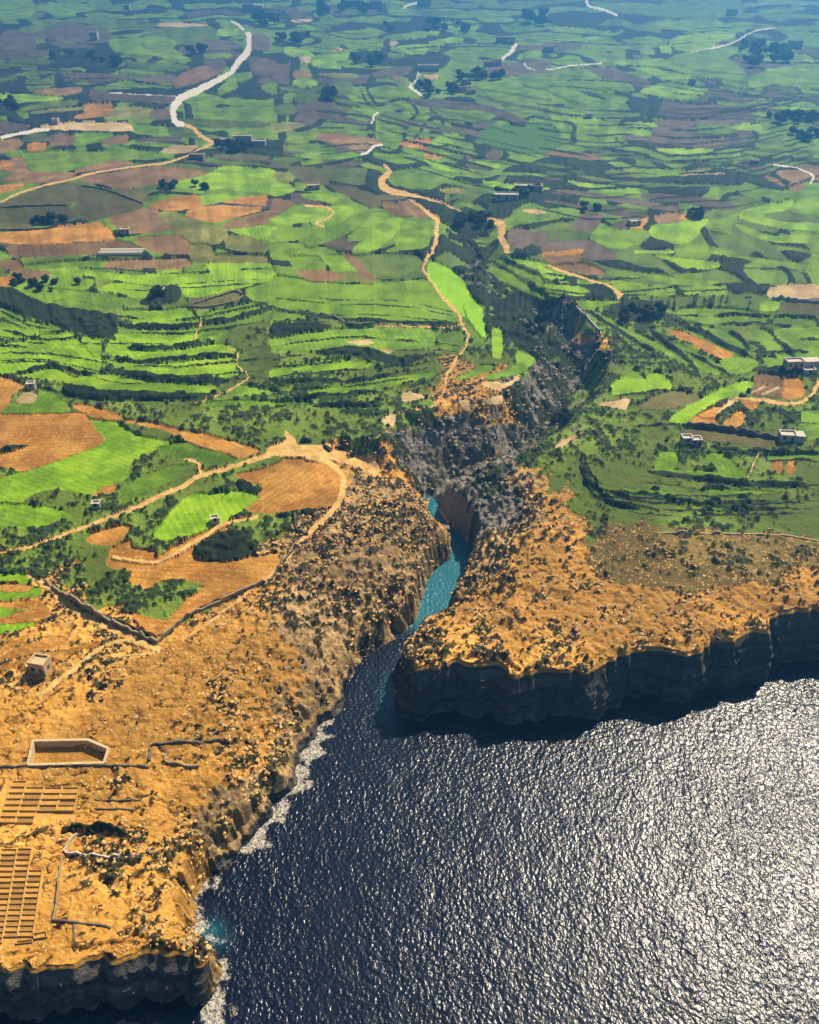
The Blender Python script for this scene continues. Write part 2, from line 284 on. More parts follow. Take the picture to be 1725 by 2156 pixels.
# ---- sheet D
many('D', 'crop_lime', '180,55 420,65 850,125 1130,80 1110,185 1010,185 700,140 400,100', '160,60 400,30 660,20 660,65 500,55 300,75', '230,155 320,105 450,120 440,160 560,150 600,170 530,210 400,200', '620,200 760,170 1010,210 900,265 780,240', '60,180 150,150 300,200 420,260 300,300 200,270',
 '1190,50 1300,40 1290,90 1200,100', '1140,150 1200,115 1340,110 1330,40 1680,40 1720,90 1720,140 1500,200 1300,250 1180,260 1140,210', '1560,220 1740,170 1740,270 1620,285', '1270,370 1560,300 1640,295 1600,340 1380,400', '780,345 900,335 1040,340 1180,320 1240,380 1240,420 1050,435 880,430 820,400', '700,460 760,440 860,465 1130,460 1250,450 1230,530 1000,565 810,565', '1250,500 1290,440 1400,490 1350,520',
 '680,600 720,530 820,595 1000,605 1250,570 1420,560 1490,610 1240,620 950,650 760,630', '660,655 830,680 1000,690 1300,650 1490,640 1480,690 1500,740 1430,760 1100,760 880,720', '120,760 330,705 470,770 600,740 780,760 980,800 1340,815 1300,860 900,855 640,850 420,790', '0,575 130,540 430,475 540,580 640,640 620,700 560,730 480,720 340,680 150,720 0,735', '530,530 620,520 640,600 600,640',
 '40,970 100,930 240,890 260,855 330,870 440,960 400,985 150,990 20,1000', '560,1040 700,1030 860,1130 1060,1170 980,1220 820,1300 800,1400 700,1440 560,1500 350,1470 200,1500 120,1560 -40,1640 -40,1430 150,1370 400,1280 640,1180')
many('D', 'crop_green', '350,210 530,220 660,250 870,290 700,320 500,290', '330,290 470,270 660,340 620,365 480,350', '1280,440 1560,390 1740,330 1740,380 1500,440 1400,480 1260,520', '0,430 150,410 330,460 240,490 60,520 0,500', '0,310 60,350 150,390 40,400 0,390', '980,1200 1150,1170 1250,1200 1270,1260 1100,1260', '1250,1210 1400,1240 1490,1280 1350,1310 1280,1290', '800,1450 1050,1340 1180,1320 1130,1380 850,1530 760,1560', '1440,850 1520,820 1720,860 1500,880')
P('D', 'dull_grass', '1520,620 1740,560 1740,760 1580,740 1510,690')
P('D', 'crop_yellow', '1340,-10 1660,-10 1660,30 1340,25')
P('D', 'crop_olive', '1200,300 1480,215 1530,240 1480,290 1250,330')
many('D', 'soil_brown', '680,25 900,15 1170,10 1170,65 690,65', '0,40 90,20 140,70 80,80 0,60', '70,115 150,75 330,100 240,140 110,130')
many('D', 'soil_orange', '0,140 90,135 50,190 0,200', '-30,765 90,790 160,830 80,860 50,930 -30,980', '-30,1010 200,995 500,990 560,1030 640,1130 640,1175 400,1270 150,1360 80,1330 -30,1310', '470,945 560,950 760,1010 740,1030 650,1030 560,990', '780,1040 850,1032 1000,1060 1200,1110 1300,1125 1620,1220 1560,1268 1450,1240 1230,1175 1050,1090', '590,1500 640,1460 720,1440 720,1500 640,1500 600,1520')
P('D', 'pale_ground', '100,910 180,850 235,880 200,930 120,930')
P('D', 'scrub', '-30,1240 180,1190 130,1220 -30,1262')
for w, k, s in [(28, 'crop_green', '1300,940 1500,925 1740,930'), (20, 'dull_grass', '840,920 950,930 1050,940'), (10, 'dull_grass', '230,830 400,880 560,910 780,915')]:
    S('D', k, w, s)
many('D', 'scrub', '-30,205 100,215 300,300 700,370 740,400 740,500 600,520 450,470 250,410 50,330 -30,290', '700,715 880,730 1150,775 1400,765 1450,800 1340,812 1000,795 780,755 690,740', '420,800 640,852 900,862 1320,865 1400,870 1200,915 800,912 560,900 400,865', '1000,200 1130,190 1140,260 1100,300 900,310 900,275')
for w, s in [(26, '780,440 900,445 1100,448 1290,425'), (24, '800,580 1000,585 1250,565'), (22, '700,655 900,665 1250,635 1480,622'), (22, '130,745 340,690 480,735 600,740'), (24, '1280,420 1450,400 1740,310')]:
    S('D', 'scrub', w, s)
# ---- sheet E
many('E', 'crop_lime', '100,-10 280,-10 330,70 150,75 120,30', '320,-10 440,-10 530,90 600,150 500,120 380,70', '-10,140 20,120 280,160 520,180 640,170 900,150 970,160 1090,300 1160,370 1170,420 1060,420 860,410 600,400 420,380 200,330 -10,300', '0,710 250,670 430,650 620,680 400,740 200,710 0,770', '250,860 500,810 800,760 1020,730 900,780 600,840 270,880', '1390,470 1440,470 1440,630 1400,620',
 '1420,40 1460,30 1600,90 1740,140 1740,190 1560,110', '1380,80 1500,110 1620,200 1740,240 1740,275 1550,210 1420,140', '1500,0 1740,50 1740,90 1560,30')
P('E', 'crop_vivid', '1000,30 1060,50 1180,130 1240,250 1310,340 1330,510 1280,490 1230,400 1130,290 1020,160 980,100')
many('E', 'crop_green', '0,340 60,330 240,370 100,400 0,430', '0,520 250,470 400,460 720,450 1000,470 1000,560 700,600 450,560 250,590 0,610', '0,920 120,905 240,920 0,950', '1050,500 1200,480 1180,580 1080,580', '1160,780 1320,690 1400,700 1280,740', '1360,760 1640,660 1580,720 1400,770', '1560,600 1650,640 1600,690 1540,660', '1200,300 1240,420 1330,530 1300,560 1230,440')
P('E', 'dull_grass', '520,-10 900,-10 950,80 900,130 640,130 580,60')
P('E', 'crop_yellow', '380,100 530,95 640,170 560,160')
many('E', 'soil_brown', '160,90 300,85 450,130 380,150 230,150', '450,-10 520,-10 640,140 600,150 530,90')
many('E', 'pale_ground', '470,530 580,520 640,545 560,560', '660,590 760,590 740,615', '710,1010 785,990 760,1090 690,1050', '1320,800 1400,790 1480,800 1550,740 1560,770 1440,850 1380,840', '1340,900 1440,870 1450,960 1380,940', '1180,900 1250,900 1240,1010 1200,960', '820,860 900,850 960,890 900,920 820,930')
S('E', 'crop_green', 28, '420,960 500,955 600,955')
many('E', 'scrub', '280,595 560,580 800,640 950,640 800,700 560,640 300,620', '0,430 200,420 360,430 360,460 200,480 0,510')
S('E', 'scrub', 16, '0,320 240,375 420,395 700,415 1060,430 1170,430')
S('E', 'scrub', 20, '0,800 250,790 500,790 800,735'); S('E', 'scrub', 22, '120,900 400,880 700,860'); S('E', 'scrub', 24, '240,950 450,940 700,935')
# ---- sheet F
many('F', 'crop_lime', '0,160 90,190 120,250 0,265', '90,165 150,175 270,225 260,245 150,240 120,200', '-10,80 180,130 -10,140', '320,135 450,160 640,190 660,240 550,260 500,240', '670,195 780,190 820,240 690,250', '380,100 520,100 770,130 830,150 1090,170 1130,240 900,245 850,200 780,165 560,130', '700,-10 850,10 1080,40 1090,70 980,80 850,50',
 '1120,-10 1300,10 1740,70 1740,120 1500,60', '220,280 430,280 480,290 300,330 480,450 700,560 950,690 930,700 640,560 400,400 240,320', '680,560 780,580 960,680 1100,740 1020,720 800,640', '820,560 900,590 1100,690 1170,750 980,680', '430,870 420,820 560,720 640,800 600,870 480,880', '650,750 720,740 800,820 700,850 640,830', '780,1060 860,980 1100,840 1250,780 1310,790 1280,830 1000,960 860,1060',
 '1370,300 1460,280 1470,330 1370,340', '1460,470 1740,460 1740,680 1620,660 1500,540', '1100,660 1180,630 1320,660 1330,700 1200,740', '700,1290 750,1230 830,1250 800,1340 700,1330', '1010,1260 1110,1250 1230,1360 1250,1400 1170,1400')
many('F', 'crop_green', '830,110 970,115 980,140 850,145', '850,330 1180,330 1400,380 1300,430 920,430', '1450,380 1680,380 1680,440 1480,440', '880,450 1100,470 1280,590 1310,600 1200,620 1000,520', '1380,640 1540,680 1420,700', '700,1350 1130,1370 1100,1400 720,1350', '1390,1250 1740,1240 1740,1290 1440,1290', '1620,980 1740,980 1740,1040 1630,1050', '1620,1060 1740,1060 1740,1150 1610,1140', '1290,470 1400,480 1480,560 1560,660 1440,620')
many('F', 'soil_brown', '0,0 210,0 200,35 50,45', '50,50 230,40 370,95 260,110', '1300,860 1340,750 1480,750 1440,800 1500,780 1490,880 1380,880')
many('F', 'soil_orange', '790,480 880,490 1170,615 1100,640 920,550', '1500,890 1530,760 1620,790 1620,890', '910,1050 960,1010 1080,1030 1050,1060', '1130,1060 1240,980 1250,1040 1190,1090 1140,1100', '970,1010 1080,955 1140,960 1040,1020', '1440,1295 1485,1295 1480,1360 1445,1360', '1530,1295 1565,1295 1562,1360 1530,1360', '1250,920 1310,905 1330,945 1280,965')
many('F', 'pale_ground', '1430,190 1500,180 1740,185 1740,265 1410,262', '310,940 400,915 530,890 500,970 380,960', '1300,850 1390,810 1400,820 1310,862', '1370,870 1460,820 1475,828 1390,875', '100,1160 240,1110 180,1170 60,1230', '1180,900 1240,905 1110,985 1090,980')
many('F', 'crop_olive', '1480,310 1600,290 1740,310 1740,360 1500,350', '870,1100 1000,1090 1300,1140 1480,1190 1300,1200 880,1140', '820,850 980,900 780,960 600,960 700,890')
for w, k, s in [(24, 'dull_grass', '220,1240 205,1330 260,1480 420,1600'), (26, 'dull_grass', '280,1450 420,1560 700,1610'), (18, 'crop_green', '500,1470 800,1500 1100,1490 1500,1500'), (20, 'dull_grass', '640,1440 900,1480 1300,1550 1740,1560'), (20, 'crop_green', '740,340 860,380 1000,420')]:
    S('F', k, w, s)
for w, s in [(36, '640,1360 900,1395 1250,1440 1740,1450'), (22, '450,1490 700,1510 900,1560 1200,1590 1500,1590'), (26, '1030,1200 1200,1235 1390,1270'), (18, '880,1070 1100,1090 1300,1120 1480,1160'), (34, '830,430 950,470 1120,560 1300,640'), (22, '1150,470 1230,520 1290,600'), (24, '1440,510 1540,600 1620,690'), (30, '650,460 740,540 880,640 990,790'), (20, '880,600 1050,690 1180,760'), (16, '430,880 560,870 740,845 780,850'), (14, '550,1080 700,1065 860,1070'), (26, '230,330 380,420 600,560 700,610'), (14, '1600,1050 1740,1052'), (16, '1400,1295 1600,1290 1740,1300'), (40, '1360,715 1550,735 1740,705')]:
    S('F', 'scrub', w, s)
P('F', 'scrub', '390,360 470,290 560,270 700,310 690,390 600,420 480,410')
# ---- sheet G
many('G', 'crop_lime', '-30,60 -30,-60 330,-20 450,30 300,80 120,100', '1000,90 1180,0 1300,-40 1400,-90 1610,-90 1480,0 1400,60 1060,180 1000,150', '-30,510 240,485 230,530 -30,540', '-30,710 180,690 200,710 -30,770', '-30,600 80,605 60,650 -30,660', '-30,400 150,395 180,430 -30,440')
many('G', 'soil_orange', '560,160 620,120 780,80 820,110 700,200 600,190', '700,240 820,170 830,220 960,250 990,290 1090,230 1200,170 1320,100 1450,60 1420,110 1330,160 1210,230 1240,290 1400,310 1725,260 1760,270 1725,420 1500,510 1250,600 1020,780 900,720 860,650 1060,690 1180,560 1280,500 1260,430 1000,430 930,480 830,440 850,370 690,330',
 '-30,470 150,462 190,485 120,505 -30,500', '-30,580 200,560 270,590 330,640 230,690 -30,712 -30,680 180,620 160,605 -30,598', '20,910 200,830 400,785 390,820 200,890 60,920')
P('G', 'scrub', '1220,250 1290,180 1450,110 1560,150 1640,240 1500,300 1300,300')
P('V', 'soil_orange', '500,1000 560,985 620,960 690,975 720,1000 722,1030 700,1060 640,1070 560,1080 500,1065 560,1030')
P('V', 'meadow', '500,1012 560,985 600,985 650,1010 620,1040 560,1050 520,1035')
P('V', 'crop_lime', '330,1120 395,1045 440,1040 500,1035 545,1048 470,1098 350,1138 332,1130')
S('G', 'scrub', 26, '400,530 560,620 750,700 1000,820', taper=True)
S('G', 'scrub', 18, '1000,830 1150,690 1300,600 1700,440')
for w, s in [(16, '0,860 250,750'), (14, '0,990 200,930 420,880 640,830')]:
    S('G', 'soil_orange', w, s, taper=False)
# ---- long continuous terrace banks, in families that run between two surveyed ones
def family(sheet, top, bottom, n, w, seed, gap=.14):
    r = random.Random(seed)
    t = smooth_poly(cv(sheet, pairs(top)), 8, closed=False); bo = smooth_poly(cv(sheet, pairs(bottom)), 8, closed=False)
    g = np.linspace(0, 1, 60)
    res = lambda p: np.stack([np.interp(g, np.linspace(0, 1, len(p)), p[:, 0]), np.interp(g, np.linspace(0, 1, len(p)), p[:, 1])], 1)
    t, bo = res(t), res(bo)
    for i in range(n):
        k = (i + r.uniform(.2, .8)) / n
        ph, am = r.uniform(0, 6.28), r.uniform(.5, 1.6)
        line = t * (1 - k) + bo * k
        line[:, 1] += am * np.sin(g * r.uniform(6, 14) + ph) + .5 * am * np.sin(g * r.uniform(20, 30) + ph)
        a = 0
        while a < 56:
            e = min(59, a + r.randint(10, 34))
            if e - a > 4 and r.random() > gap:
                S('V', 'scrub', w * r.uniform(.6, 1.25), ' '.join('%.1f,%.1f' % tuple(q) for q in line[a:e:3]))
            a = e + r.randint(0, 3)
family('C', '-60,600 250,640 560,650 900,700 1300,650 1760,560', '-60,1330 300,1400 640,1370 900,1330 1250,1310 1760,1150', 17, 3.6, 5)
family('C', '150,440 350,400 700,400 1000,480 1300,560 1760,560', '100,560 400,600 700,650 1000,660 1300,640 1760,640', 6, 2.4, 6)
family('B', '250,560 600,640 900,720 1300,800 1700,900', '300,1060 600,1010 900,1080 1300,1200 1740,1280', 9, 3.4, 7)
family('A', '0,380 400,420 800,430 1150,480', '0,560 400,540 800,560 1100,580', 4, 2.4, 8)
family('B', '0,60 500,200 1000,140 1725,120', '0,360 500,420 1000,400 1725,420', 7, 2.2, 9, .4)
family('C', '0,60 500,120 1000,120 1725,100', '0,380 500,380 1000,330 1725,360', 6, 2.0, 10, .4)
family('F', '-20,90 300,130 700,100 1100,60 1740,60', '-20,280 300,300 700,270 1100,250 1400,260', 4, 4.0, 11)
family('F', '250,1280 330,1420 600,1480 1000,1500 1740,1480', '200,1330 300,1550 600,1640 1000,1660 1740,1640', 5, 4.5, 12)
family('D', '0,330 300,440 760,300 1200,300 1740,190', '0,720 300,690 760,850 1200,850 1740,820', 8, 3.0, 13, .3)
family('D', '200,90 600,60 1000,90 1725,60', '0,220 600,300 1000,300 1725,240', 4, 2.6, 14, .3)
family('E', '0,170 400,230 800,250 1150,330', '0,420 400,430 800,440 1180,470', 4, 2.6, 15, .3)
family('E', '0,540 500,480 900,520 1200,560', '0,960 500,930 900,830 1150,700', 7, 3.2, 16, .25)
family('F', '480,300 800,330 1200,330 1740,340', '760,560 1000,680 1300,700 1740,690', 5, 3.4, 17, .3)
# ---- tracks and roads (one structure each)
TRACKS = []
def T(sheet, w, s, label, kind='track_sand'):
    S(sheet, 'track', w, s, taper=False)
    TRACKS.append((len(SURVEY) - 1, label, kind))
T('A', (30, 34, 44, 46, 36, 34, 42, 36, 30), '1160,785 1110,770 1095,690 1150,615 1240,575 1360,515 1460,460 1500,400 1560,330 1578,270 1565,200', 'broad pale road winding up towards the far farms at the top left', 'track_pale')
T('A', 12, '0,1275 120,1220 260,1175 420,1140 560,1100 720,1070 900,1045 1040,1030 1170,990 1290,930', 'long straight pale lane along the edge of the big brown field')
T('A', 22, '1290,930 1340,900 1290,870 1220,810 1160,785', 'short sandy bend joining the straight lane to the broad pale road')
T('A', 22, '0,870 120,845 240,822 310,818', 'pale lane reaching the sandy strip from the left edge', 'track_pale')
T('A', 12, '690,592 900,600 1130,612', 'thin pale lane meeting the broad road from the left', 'track_pale')
T('A', 16, '1460,135 1500,150 1540,190', 'pale end of the road below the far farmhouse', 'track_pale')
T('B', (14, 20, 44, 52, 44, 28, 20, 14, 10), '700,1040 740,1080 700,1120 690,1165 740,1205 850,1228 960,1255 1080,1290 1200,1345', 'wide sandy track bending beside the valley in the middle distance')
T('B', (10, 14, 26, 30, 22), '860,1262 930,1300 1000,1360 1040,1405 1010,1617', 'sandy track running down beside the lime green terraces')
T('B', (36, 50, 44, 34), '1355,1390 1440,1415 1445,1500 1490,1600', 'bright orange track head above the gorge')
T('B', 12, '200,1300 320,1305 385,1340 340,1380 270,1410 320,1430', 'curling yellow footpath around a green terrace')
T('B', 16, '860,540 910,580 940,605', 'short pale drive below the far white house', 'track_pale')
T('B', 10, '920,460 905,510 870,540', 'thin lane beside the far white house', 'track_pale')
T('B', 16, '550,975 600,965 640,925 690,912', 'pale yard and lane beside the grey field', 'track_pale')
T('B', 12, '625,780 640,730 665,710', 'short pale ramp between two dark banks', 'track_pale')
T('B', (24, 24, 16, 14), '1540,275 1510,320 1450,370 1420,400', 'pale lane sloping between far houses at the top', 'track_pale')
T('B', 10, '1580,400 1610,430 1660,450', 'small curved lane near far grey field', 'track_pale')
T('B', 12, '820,50 870,25 960,10', 'pale lane at the very top of the view', 'track_pale')
T('C', 16, '255,-20 270,35 360,60 450,95', 'white road at the top edge leading right', 'track_pale')
T('C', 9, '900,340 1050,305 1180,270 1270,220 1340,190 1450,175', 'faint grassy lane over the far right hill', 'track_pale')
T('C', 10, '1440,1040 1580,1060 1690,1110 1670,1160', 'curved pale lane at the right edge', 'track_pale')
T('C', 8, '0,445 150,415 350,400', 'thin lane above the far right terraces', 'track_pale')
T('D', (34, 28, 30, 27, 23, 21), '1830,1215 1725,1250 1600,1290 1400,1350 1260,1390 1150,1460 1000,1520 880,1580 700,1650 420,1757 200,1837 0,1877', 'main sandy road crossing the left side above the orange ground')
T('D', (14, 26, 26), '1170,1280 1250,1310 1270,1390', 'short orange spur forking from the sandy road')
T('D', 9, '1225,935 1340,890 1440,850 1540,790 1568,755 1500,690 1500,610 1430,580', 'winding footpath between the green terraces on the left')
T('D', 7, '1280,410 1240,480 1230,530 1260,545', 'thin footpath climbing a terrace bank')
T('E', (22, 16, 16, 18, 20, 20, 12, 10), '990,-10 945,80 990,150 1060,240 1120,310 1180,370 1195,430 1235,500 1222,575', 'narrow sandy path along the vivid green field')
T('E', (8, 14, 18, 14, 12, 9), '1222,575 1160,650 1110,740 1080,840 1060,890 960,885', 'stony path going down to the head of the gorge')
T('E', 8, '1195,430 1140,455 1000,450 640,440', 'thin terrace path going left from the sandy path')
T('E', 8, '1080,880 1000,950 900,970 790,1000', 'thin path along the top of the gorge')
T('E', 8, '750,1085 660,1150 590,1170 570,1250', 'thin footpath from the small sandy plot to the road end')
P('E', 'track', '-30,1210 80,1170 70,1100 130,1140 170,1190 400,1190 330,1220 470,1240 440,1280 620,1270 680,1340 640,1400 560,1340 420,1300 280,1270 -30,1260'); TRACKS.append((len(SURVEY) - 1, 'sandy turning place with parked cars at the end of the road', 'track_sand'))
T('F', (12, 14, 16, 18, 34, 44), '0,55 150,110 300,160 400,190 445,225 475,258', 'pale track ending in a sandy patch right of the gorge')
T('F', (30, 22, 26, 30, 14), '1725,790 1690,870 1600,930 1490,930 1370,910 1190,897', 'sandy drive curving to the garden plots on the right')
T('F', (22, 26, 24), '1570,702 1650,697 1740,692', 'pale lane beside the stone building on the right', 'track_pale')
T('G', (26, 34, 34, 40, 44), '180,390 230,425 370,530 500,640 700,740 900,830 1020,870', 'orange track sloping down beside the long stone wall')
T('G', (44, 34, 32, 28, 22), '230,1170 420,1030 600,890 700,830 860,800', 'orange track rising past the square stone building')
T('V', (9, 13, 12, 10, 8, 6, 5), '640,962 694,974 722,1006 720,1045 690,1086 640,1132 590,1190 520,1250 440,1310 385,1345', 'long orange track curving round the bare plot and down the rocky slope')
T('V', (6, 9, 7), '235,1172 330,1182 420,1135 470,1104 545,1088', 'orange track between the lime plot and the scrub oval')
T('G', 16, '620,912 800,905 980,890', 'faint orange track across the rocky scrub')
# level beds cut for the salt pans, and the sunken tank
P('J', 'pan_bed', '40,70 200,70 230,110 510,110 470,300 350,315 230,350 -60,355 -30,200', 1)
P('J', 'pan_bed', '-200,500 215,488 205,640 285,640 225,1060 300,1075 300,1110 90,1150 -300,1150', 1)
P('G', 'pit', '215,1455 560,1450 680,1500 655,1588 180,1600', 1)
# ------------------------------------------------------------------ shoreline (traced at its own height, in metres)
# u, v, z of the traced edge, shift to its foot, lower-cliff share, upper slope width
SHORE = [(0, 2127, 0, 0, 0, 1.0, 3), (100, 2117, 0, 0, 0, 1.0, 3), (233, 2097, 0, 0, 0, 1.0, 3), (393, 2090, 0, 0, 0, .8, 4), (450, 2100, 0, 0, 0, .45, 9), (477, 2053, 0, 0, 0, .45, 9), (467, 2000, 0, 0, 0, .45, 9),
 (433, 1977, 0, 0, 0, .55, 7), (420, 1965, 0, 0, 0, .6, 6), (423, 1900, 0, 0, 0, .7, 6), (433, 1883, 0, 0, 0, .7, 6), (460, 1837, 0, 0, 0, .6, 9), (483, 1813, 0, 0, 0, .6, 9), (500, 1790, 0, 0, 0, .6, 10), (533, 1770, 0, 0, 0, .55, 11), (560, 1735, 0, 0, 0, .5, 12),
 (575, 1690, 0, 0, 0, .45, 14), (615, 1640, 0, 0, 0, .4, 16), (635, 1588, 0, 0, 0, .35, 18), (652, 1545, 0, 0, 0, .35, 18), (682, 1511, 0, 0, 0, .3, 20), (705, 1488, 0, 0, 0, .3, 20), (715, 1448, 0, 0, 0, .28, 20), (732, 1421, 0, 0, 0, .28, 20), (775, 1375, 0, 0, 0, .3, 20), (805, 1361, 0, 0, 0, .3, 20),
 (835, 1341, 0, 0, 0, .3, 20), (862, 1325, 0, 0, 0, .3, 18), (882, 1305, 0, 0, 0, .35, 17), (888, 1278, 0, 0, 0, .4, 16), (897, 1251, 0, 0, 0, .45, 14), (902, 1218, 0, 0, 0, .45, 14), (918, 1198, 0, 0, 0, .45, 13), (945, 1178, 0, 0, 0, .45, 13), (952, 1151, 0, 0, 0, .28, 24), (948, 1138, 1.5, 1, 0, .16, 30),
 (935, 1121, 3, 2, 0, .10, 36), (908, 1088, 4, 2, 0, .08, 40), (893, 1056, 3, 1, 0, .08, 40), (910, 1048, 0, 0, 0, .2, 20), (925, 1056, 0, 0, 0, .3, 20), (925, 1078, 0, 0, 0, .4, 20), (938, 1098, 0, 0, 0, .5, 18), (958, 1115, 0, 0, 0, .5, 18), (978, 1131, 0, 0, 0, .5, 18), (993, 1155, 0, 0, 0, .5, 18),
 (995, 1175, 0, 0, 0, .5, 18), (982, 1201, 0, 0, 0, .45, 18), (972, 1221, 0, 0, 0, .4, 20), (965, 1240, 0, 0, 0, .35, 22), (955, 1275, 5, -3, 0, .3, 24), (908, 1298, 6, -3, 0, .3, 24), (888, 1321, 7, -3, 0, .35, 22), (868, 1341, 8, -3, 0, .4, 20), (858, 1395, 6, -3, 0, .5, 14), (846, 1430, 0, -0.5, 0, .65, 9), (842, 1470, 0, 0, 0, .85, 7), (845, 1498, 0, 0, 0, .9, 6),
 (875, 1409, 15, 0, -2, .9, 5), (930, 1396, 17, 0, -2.5, .95, 4), (952, 1386, 18, 0, -2.5, .97, 3.5), (1042, 1377, 19, 0, -2.5, .97, 3.5), (1065, 1397, 19, 0, -2.5, .97, 3.5), (1088, 1411, 19, 0, -2.5, .97, 3.5), (1102, 1401, 19, 0, -2.5, .97, 3.5), (1150, 1390, 19.5, 0, -2.5, .97, 3.5), (1233, 1384, 19.5, 0, -2.5, .97, 3.5), (1270, 1377, 19.5, 0, -2.5, .97, 3.5),
 (1317, 1348, 20, 0, -2.5, .97, 3.5), (1383, 1341, 20, 0, -2.5, .97, 3.5), (1450, 1350, 20, 0, -2.5, .95, 4), (1510, 1322, 20.5, 0, -2.5, .9, 5), (1550, 1317, 20.5, 0, -2.5, .9, 5), (1590, 1305, 20.5, 0, -2.5, .9, 5), (1628, 1303, 20.5, .5, -2.5, .95, 4), (1632, 1281, 21, 1.0, -1, .97, 3.5), (1683, 1265, 21, 0, -2.5, .97, 3.5), (1725, 1259, 21, 0, -2.5, .97, 3.5)]
shore_xy = []; shore_f = []; shore_w = []
for u, v, z, sx, sy, f, w in SHORE:
    x, y = at_z(u, v, z)
    shore_xy.append((float(x) + sx, float(y) + sy)); shore_f.append(f); shore_w.append(w)
x0, y0 = shore_xy[0]; x1, y1 = shore_xy[-1]
shore_xy = [(x0 - 60, y0 - 6), (x0 - 500, y0 - 70)][::-1] + shore_xy + [(x1 + 60, y1 + 6), (x1 + 140, y1 - 8), (x1 + 1500, y1 + 60), (x1 + 1500, -600), (x0 - 500, -600)]
shore_f = [1.0, 1.0] + shore_f + [.97] * 5
shore_w = [3, 3] + shore_w + [3.5] * 5
shore_f = np.array(shore_f); shore_w = np.array(shore_w)

# the dry gorge that runs inland from the creek: u, v, floor height, half width of its floor, side slope
GORGE = [(905, 1052, .3, 2, 1.1), (930, 1018, 3, 3, 1.1), (985, 992, 5, 3, 1.05), (1060, 965, 7, 3, 1.1), (1130, 930, 7, 4, 1.5), (1180, 895, 9, 4, 1.6), (1207, 845, 11, 5, 1.6), (1195, 775, 13, 6, 1.5), (1158, 710, 16, 6, 1.4), (1105, 655, 20, 5, .9), (1055, 608, 22, 5, .8), (1010, 555, 25, 6, .6), (985, 495, 28, 7, .4), (955, 445, 31, 8, .25)]
g_xy = [tuple(float(c) for c in at_z(u, v, z)) for u, v, z, r, s in GORGE]
g_z = np.array([g[2] for g in GORGE]); g_r = np.array([g[3] for g in GORGE]); g_s = np.array([g[4] for g in GORGE])

def shore_height(x, y, rough=True):
    """height of the land before the small relief; negative out at sea. Also signed distance to the water line."""
    x = np.asarray(x, np.float64); y = np.asarray(y, np.float64)
    z = plateau(x, y)
    d = np.full(x.shape, 400.0, np.float32); f = np.full(x.shape, .5); w = np.full(x.shape, 20.0)
    near = y < 480
    if near.any():
        xn, yn = x[near], y[near]
        dd, ii, tt = seg_dist(xn, yn, shore_xy)
        wet = in_poly(xn, yn, shore_xy)
        dd = np.where(wet, -dd, dd)
        jj = (ii + 1) % len(shore_xy)
        f[near] = shore_f[ii] * (1 - tt) + shore_f[jj] * tt
        w[near] = shore_w[ii] * (1 - tt) + shore_w[jj] * tt
        d[near] = dd
    dn = d.astype(np.float64)
    if rough:
        amp = np.where((d > -20) & (d < 399), 1, 0) * np.interp(y, [205, 235], [1, .28])
        dn = dn + amp * ((fbm(x / 8.0, y / 8.0, 3, 5) - .5) * 4.2 + (fbm(x / 2.4, y / 2.4, 2, 9) - .5) * 2.4)
    lo = sstep(-.2, 2.6, dn); hi = sstep(.5, 1.0, (dn + w) / (2 * w)) if False else np.clip(dn / w, 0, 1) ** 0.8
    zz = z * (f * lo + (1 - f) * hi)
    zz = np.where(dn < 0, np.maximum(dn * 1.2, -4), zz)
    # gorge
    gm = (y > 250) & (y < 640) & (np.abs(x - 60) < 170)
    if gm.any():
        xg, yg = x[gm], y[gm]
        wx = (fbm(xg / 14, yg / 14, 3, 21) - .5) * 9; wy = (fbm(xg / 14, yg / 14, 3, 22) - .5) * 9
        dd, ii, tt = seg_dist(xg + wx, yg + wy, g_xy, closed=False)
        jj = np.minimum(ii + 1, len(g_xy) - 1)
        lerp = lambda a: a[ii] * (1 - tt) + a[jj] * tt
        car = lerp(g_z) + np.maximum(0, dd - lerp(g_r)) * lerp(g_s)
        a = zz[gm]
        k = 2.5
        hh = np.clip(.5 + .5 * (a - car) / k, 0, 1)
        sm = a * (1 - hh) + car * hh - k * hh * (1 - hh)
        zz[gm] = np.where(a < .5, a, np.where(dd < 45, np.minimum(sm, a), a))
    shore_height.f = f
    return zz, d

# ------------------------------------------------------------------ rasterise the survey
RS = 1.5; MU, MV = 60, 60
RW, RH = int((VW + 2 * MU) * RS), int((VH + 2 * MV) * RS)
KINDS = ['ground_base'] + sorted({k for k, _ in SURVEY})
KI = {k: i for i, k in enumerate(KINDS)}
raster = np.zeros((RH, RW), np.int16); zraster = np.zeros((RH, RW), np.int16)
ZONE_KINDS = ('meadow', 'olive_turf', 'garrigue', 'rock_slope', 'gorge_rock', 'gorge_scrub', 'rock_flat')
for n, (k, poly) in enumerate(SURVEY):
    q = np.stack([(poly[:, 0] + MU) * RS, (poly[:, 1] + MV) * RS], 1)
    a0, a1 = max(0, int(q[:, 0].min())), min(RW, int(q[:, 0].max()) + 2)
    b0, b1 = max(0, int(q[:, 1].min())), min(RH, int(q[:, 1].max()) + 2)
    if a1 <= a0 or b1 <= b0: continue
    gx, gy = np.meshgrid(np.arange(a0, a1) + .5, np.arange(b0, b1) + .5)
    m = in_poly(gx, gy, q)
    if k in ZONE_KINDS: zraster[b0:b1, a0:a1][m] = n + 1
    else: raster[b0:b1, a0:a1][m] = n + 1
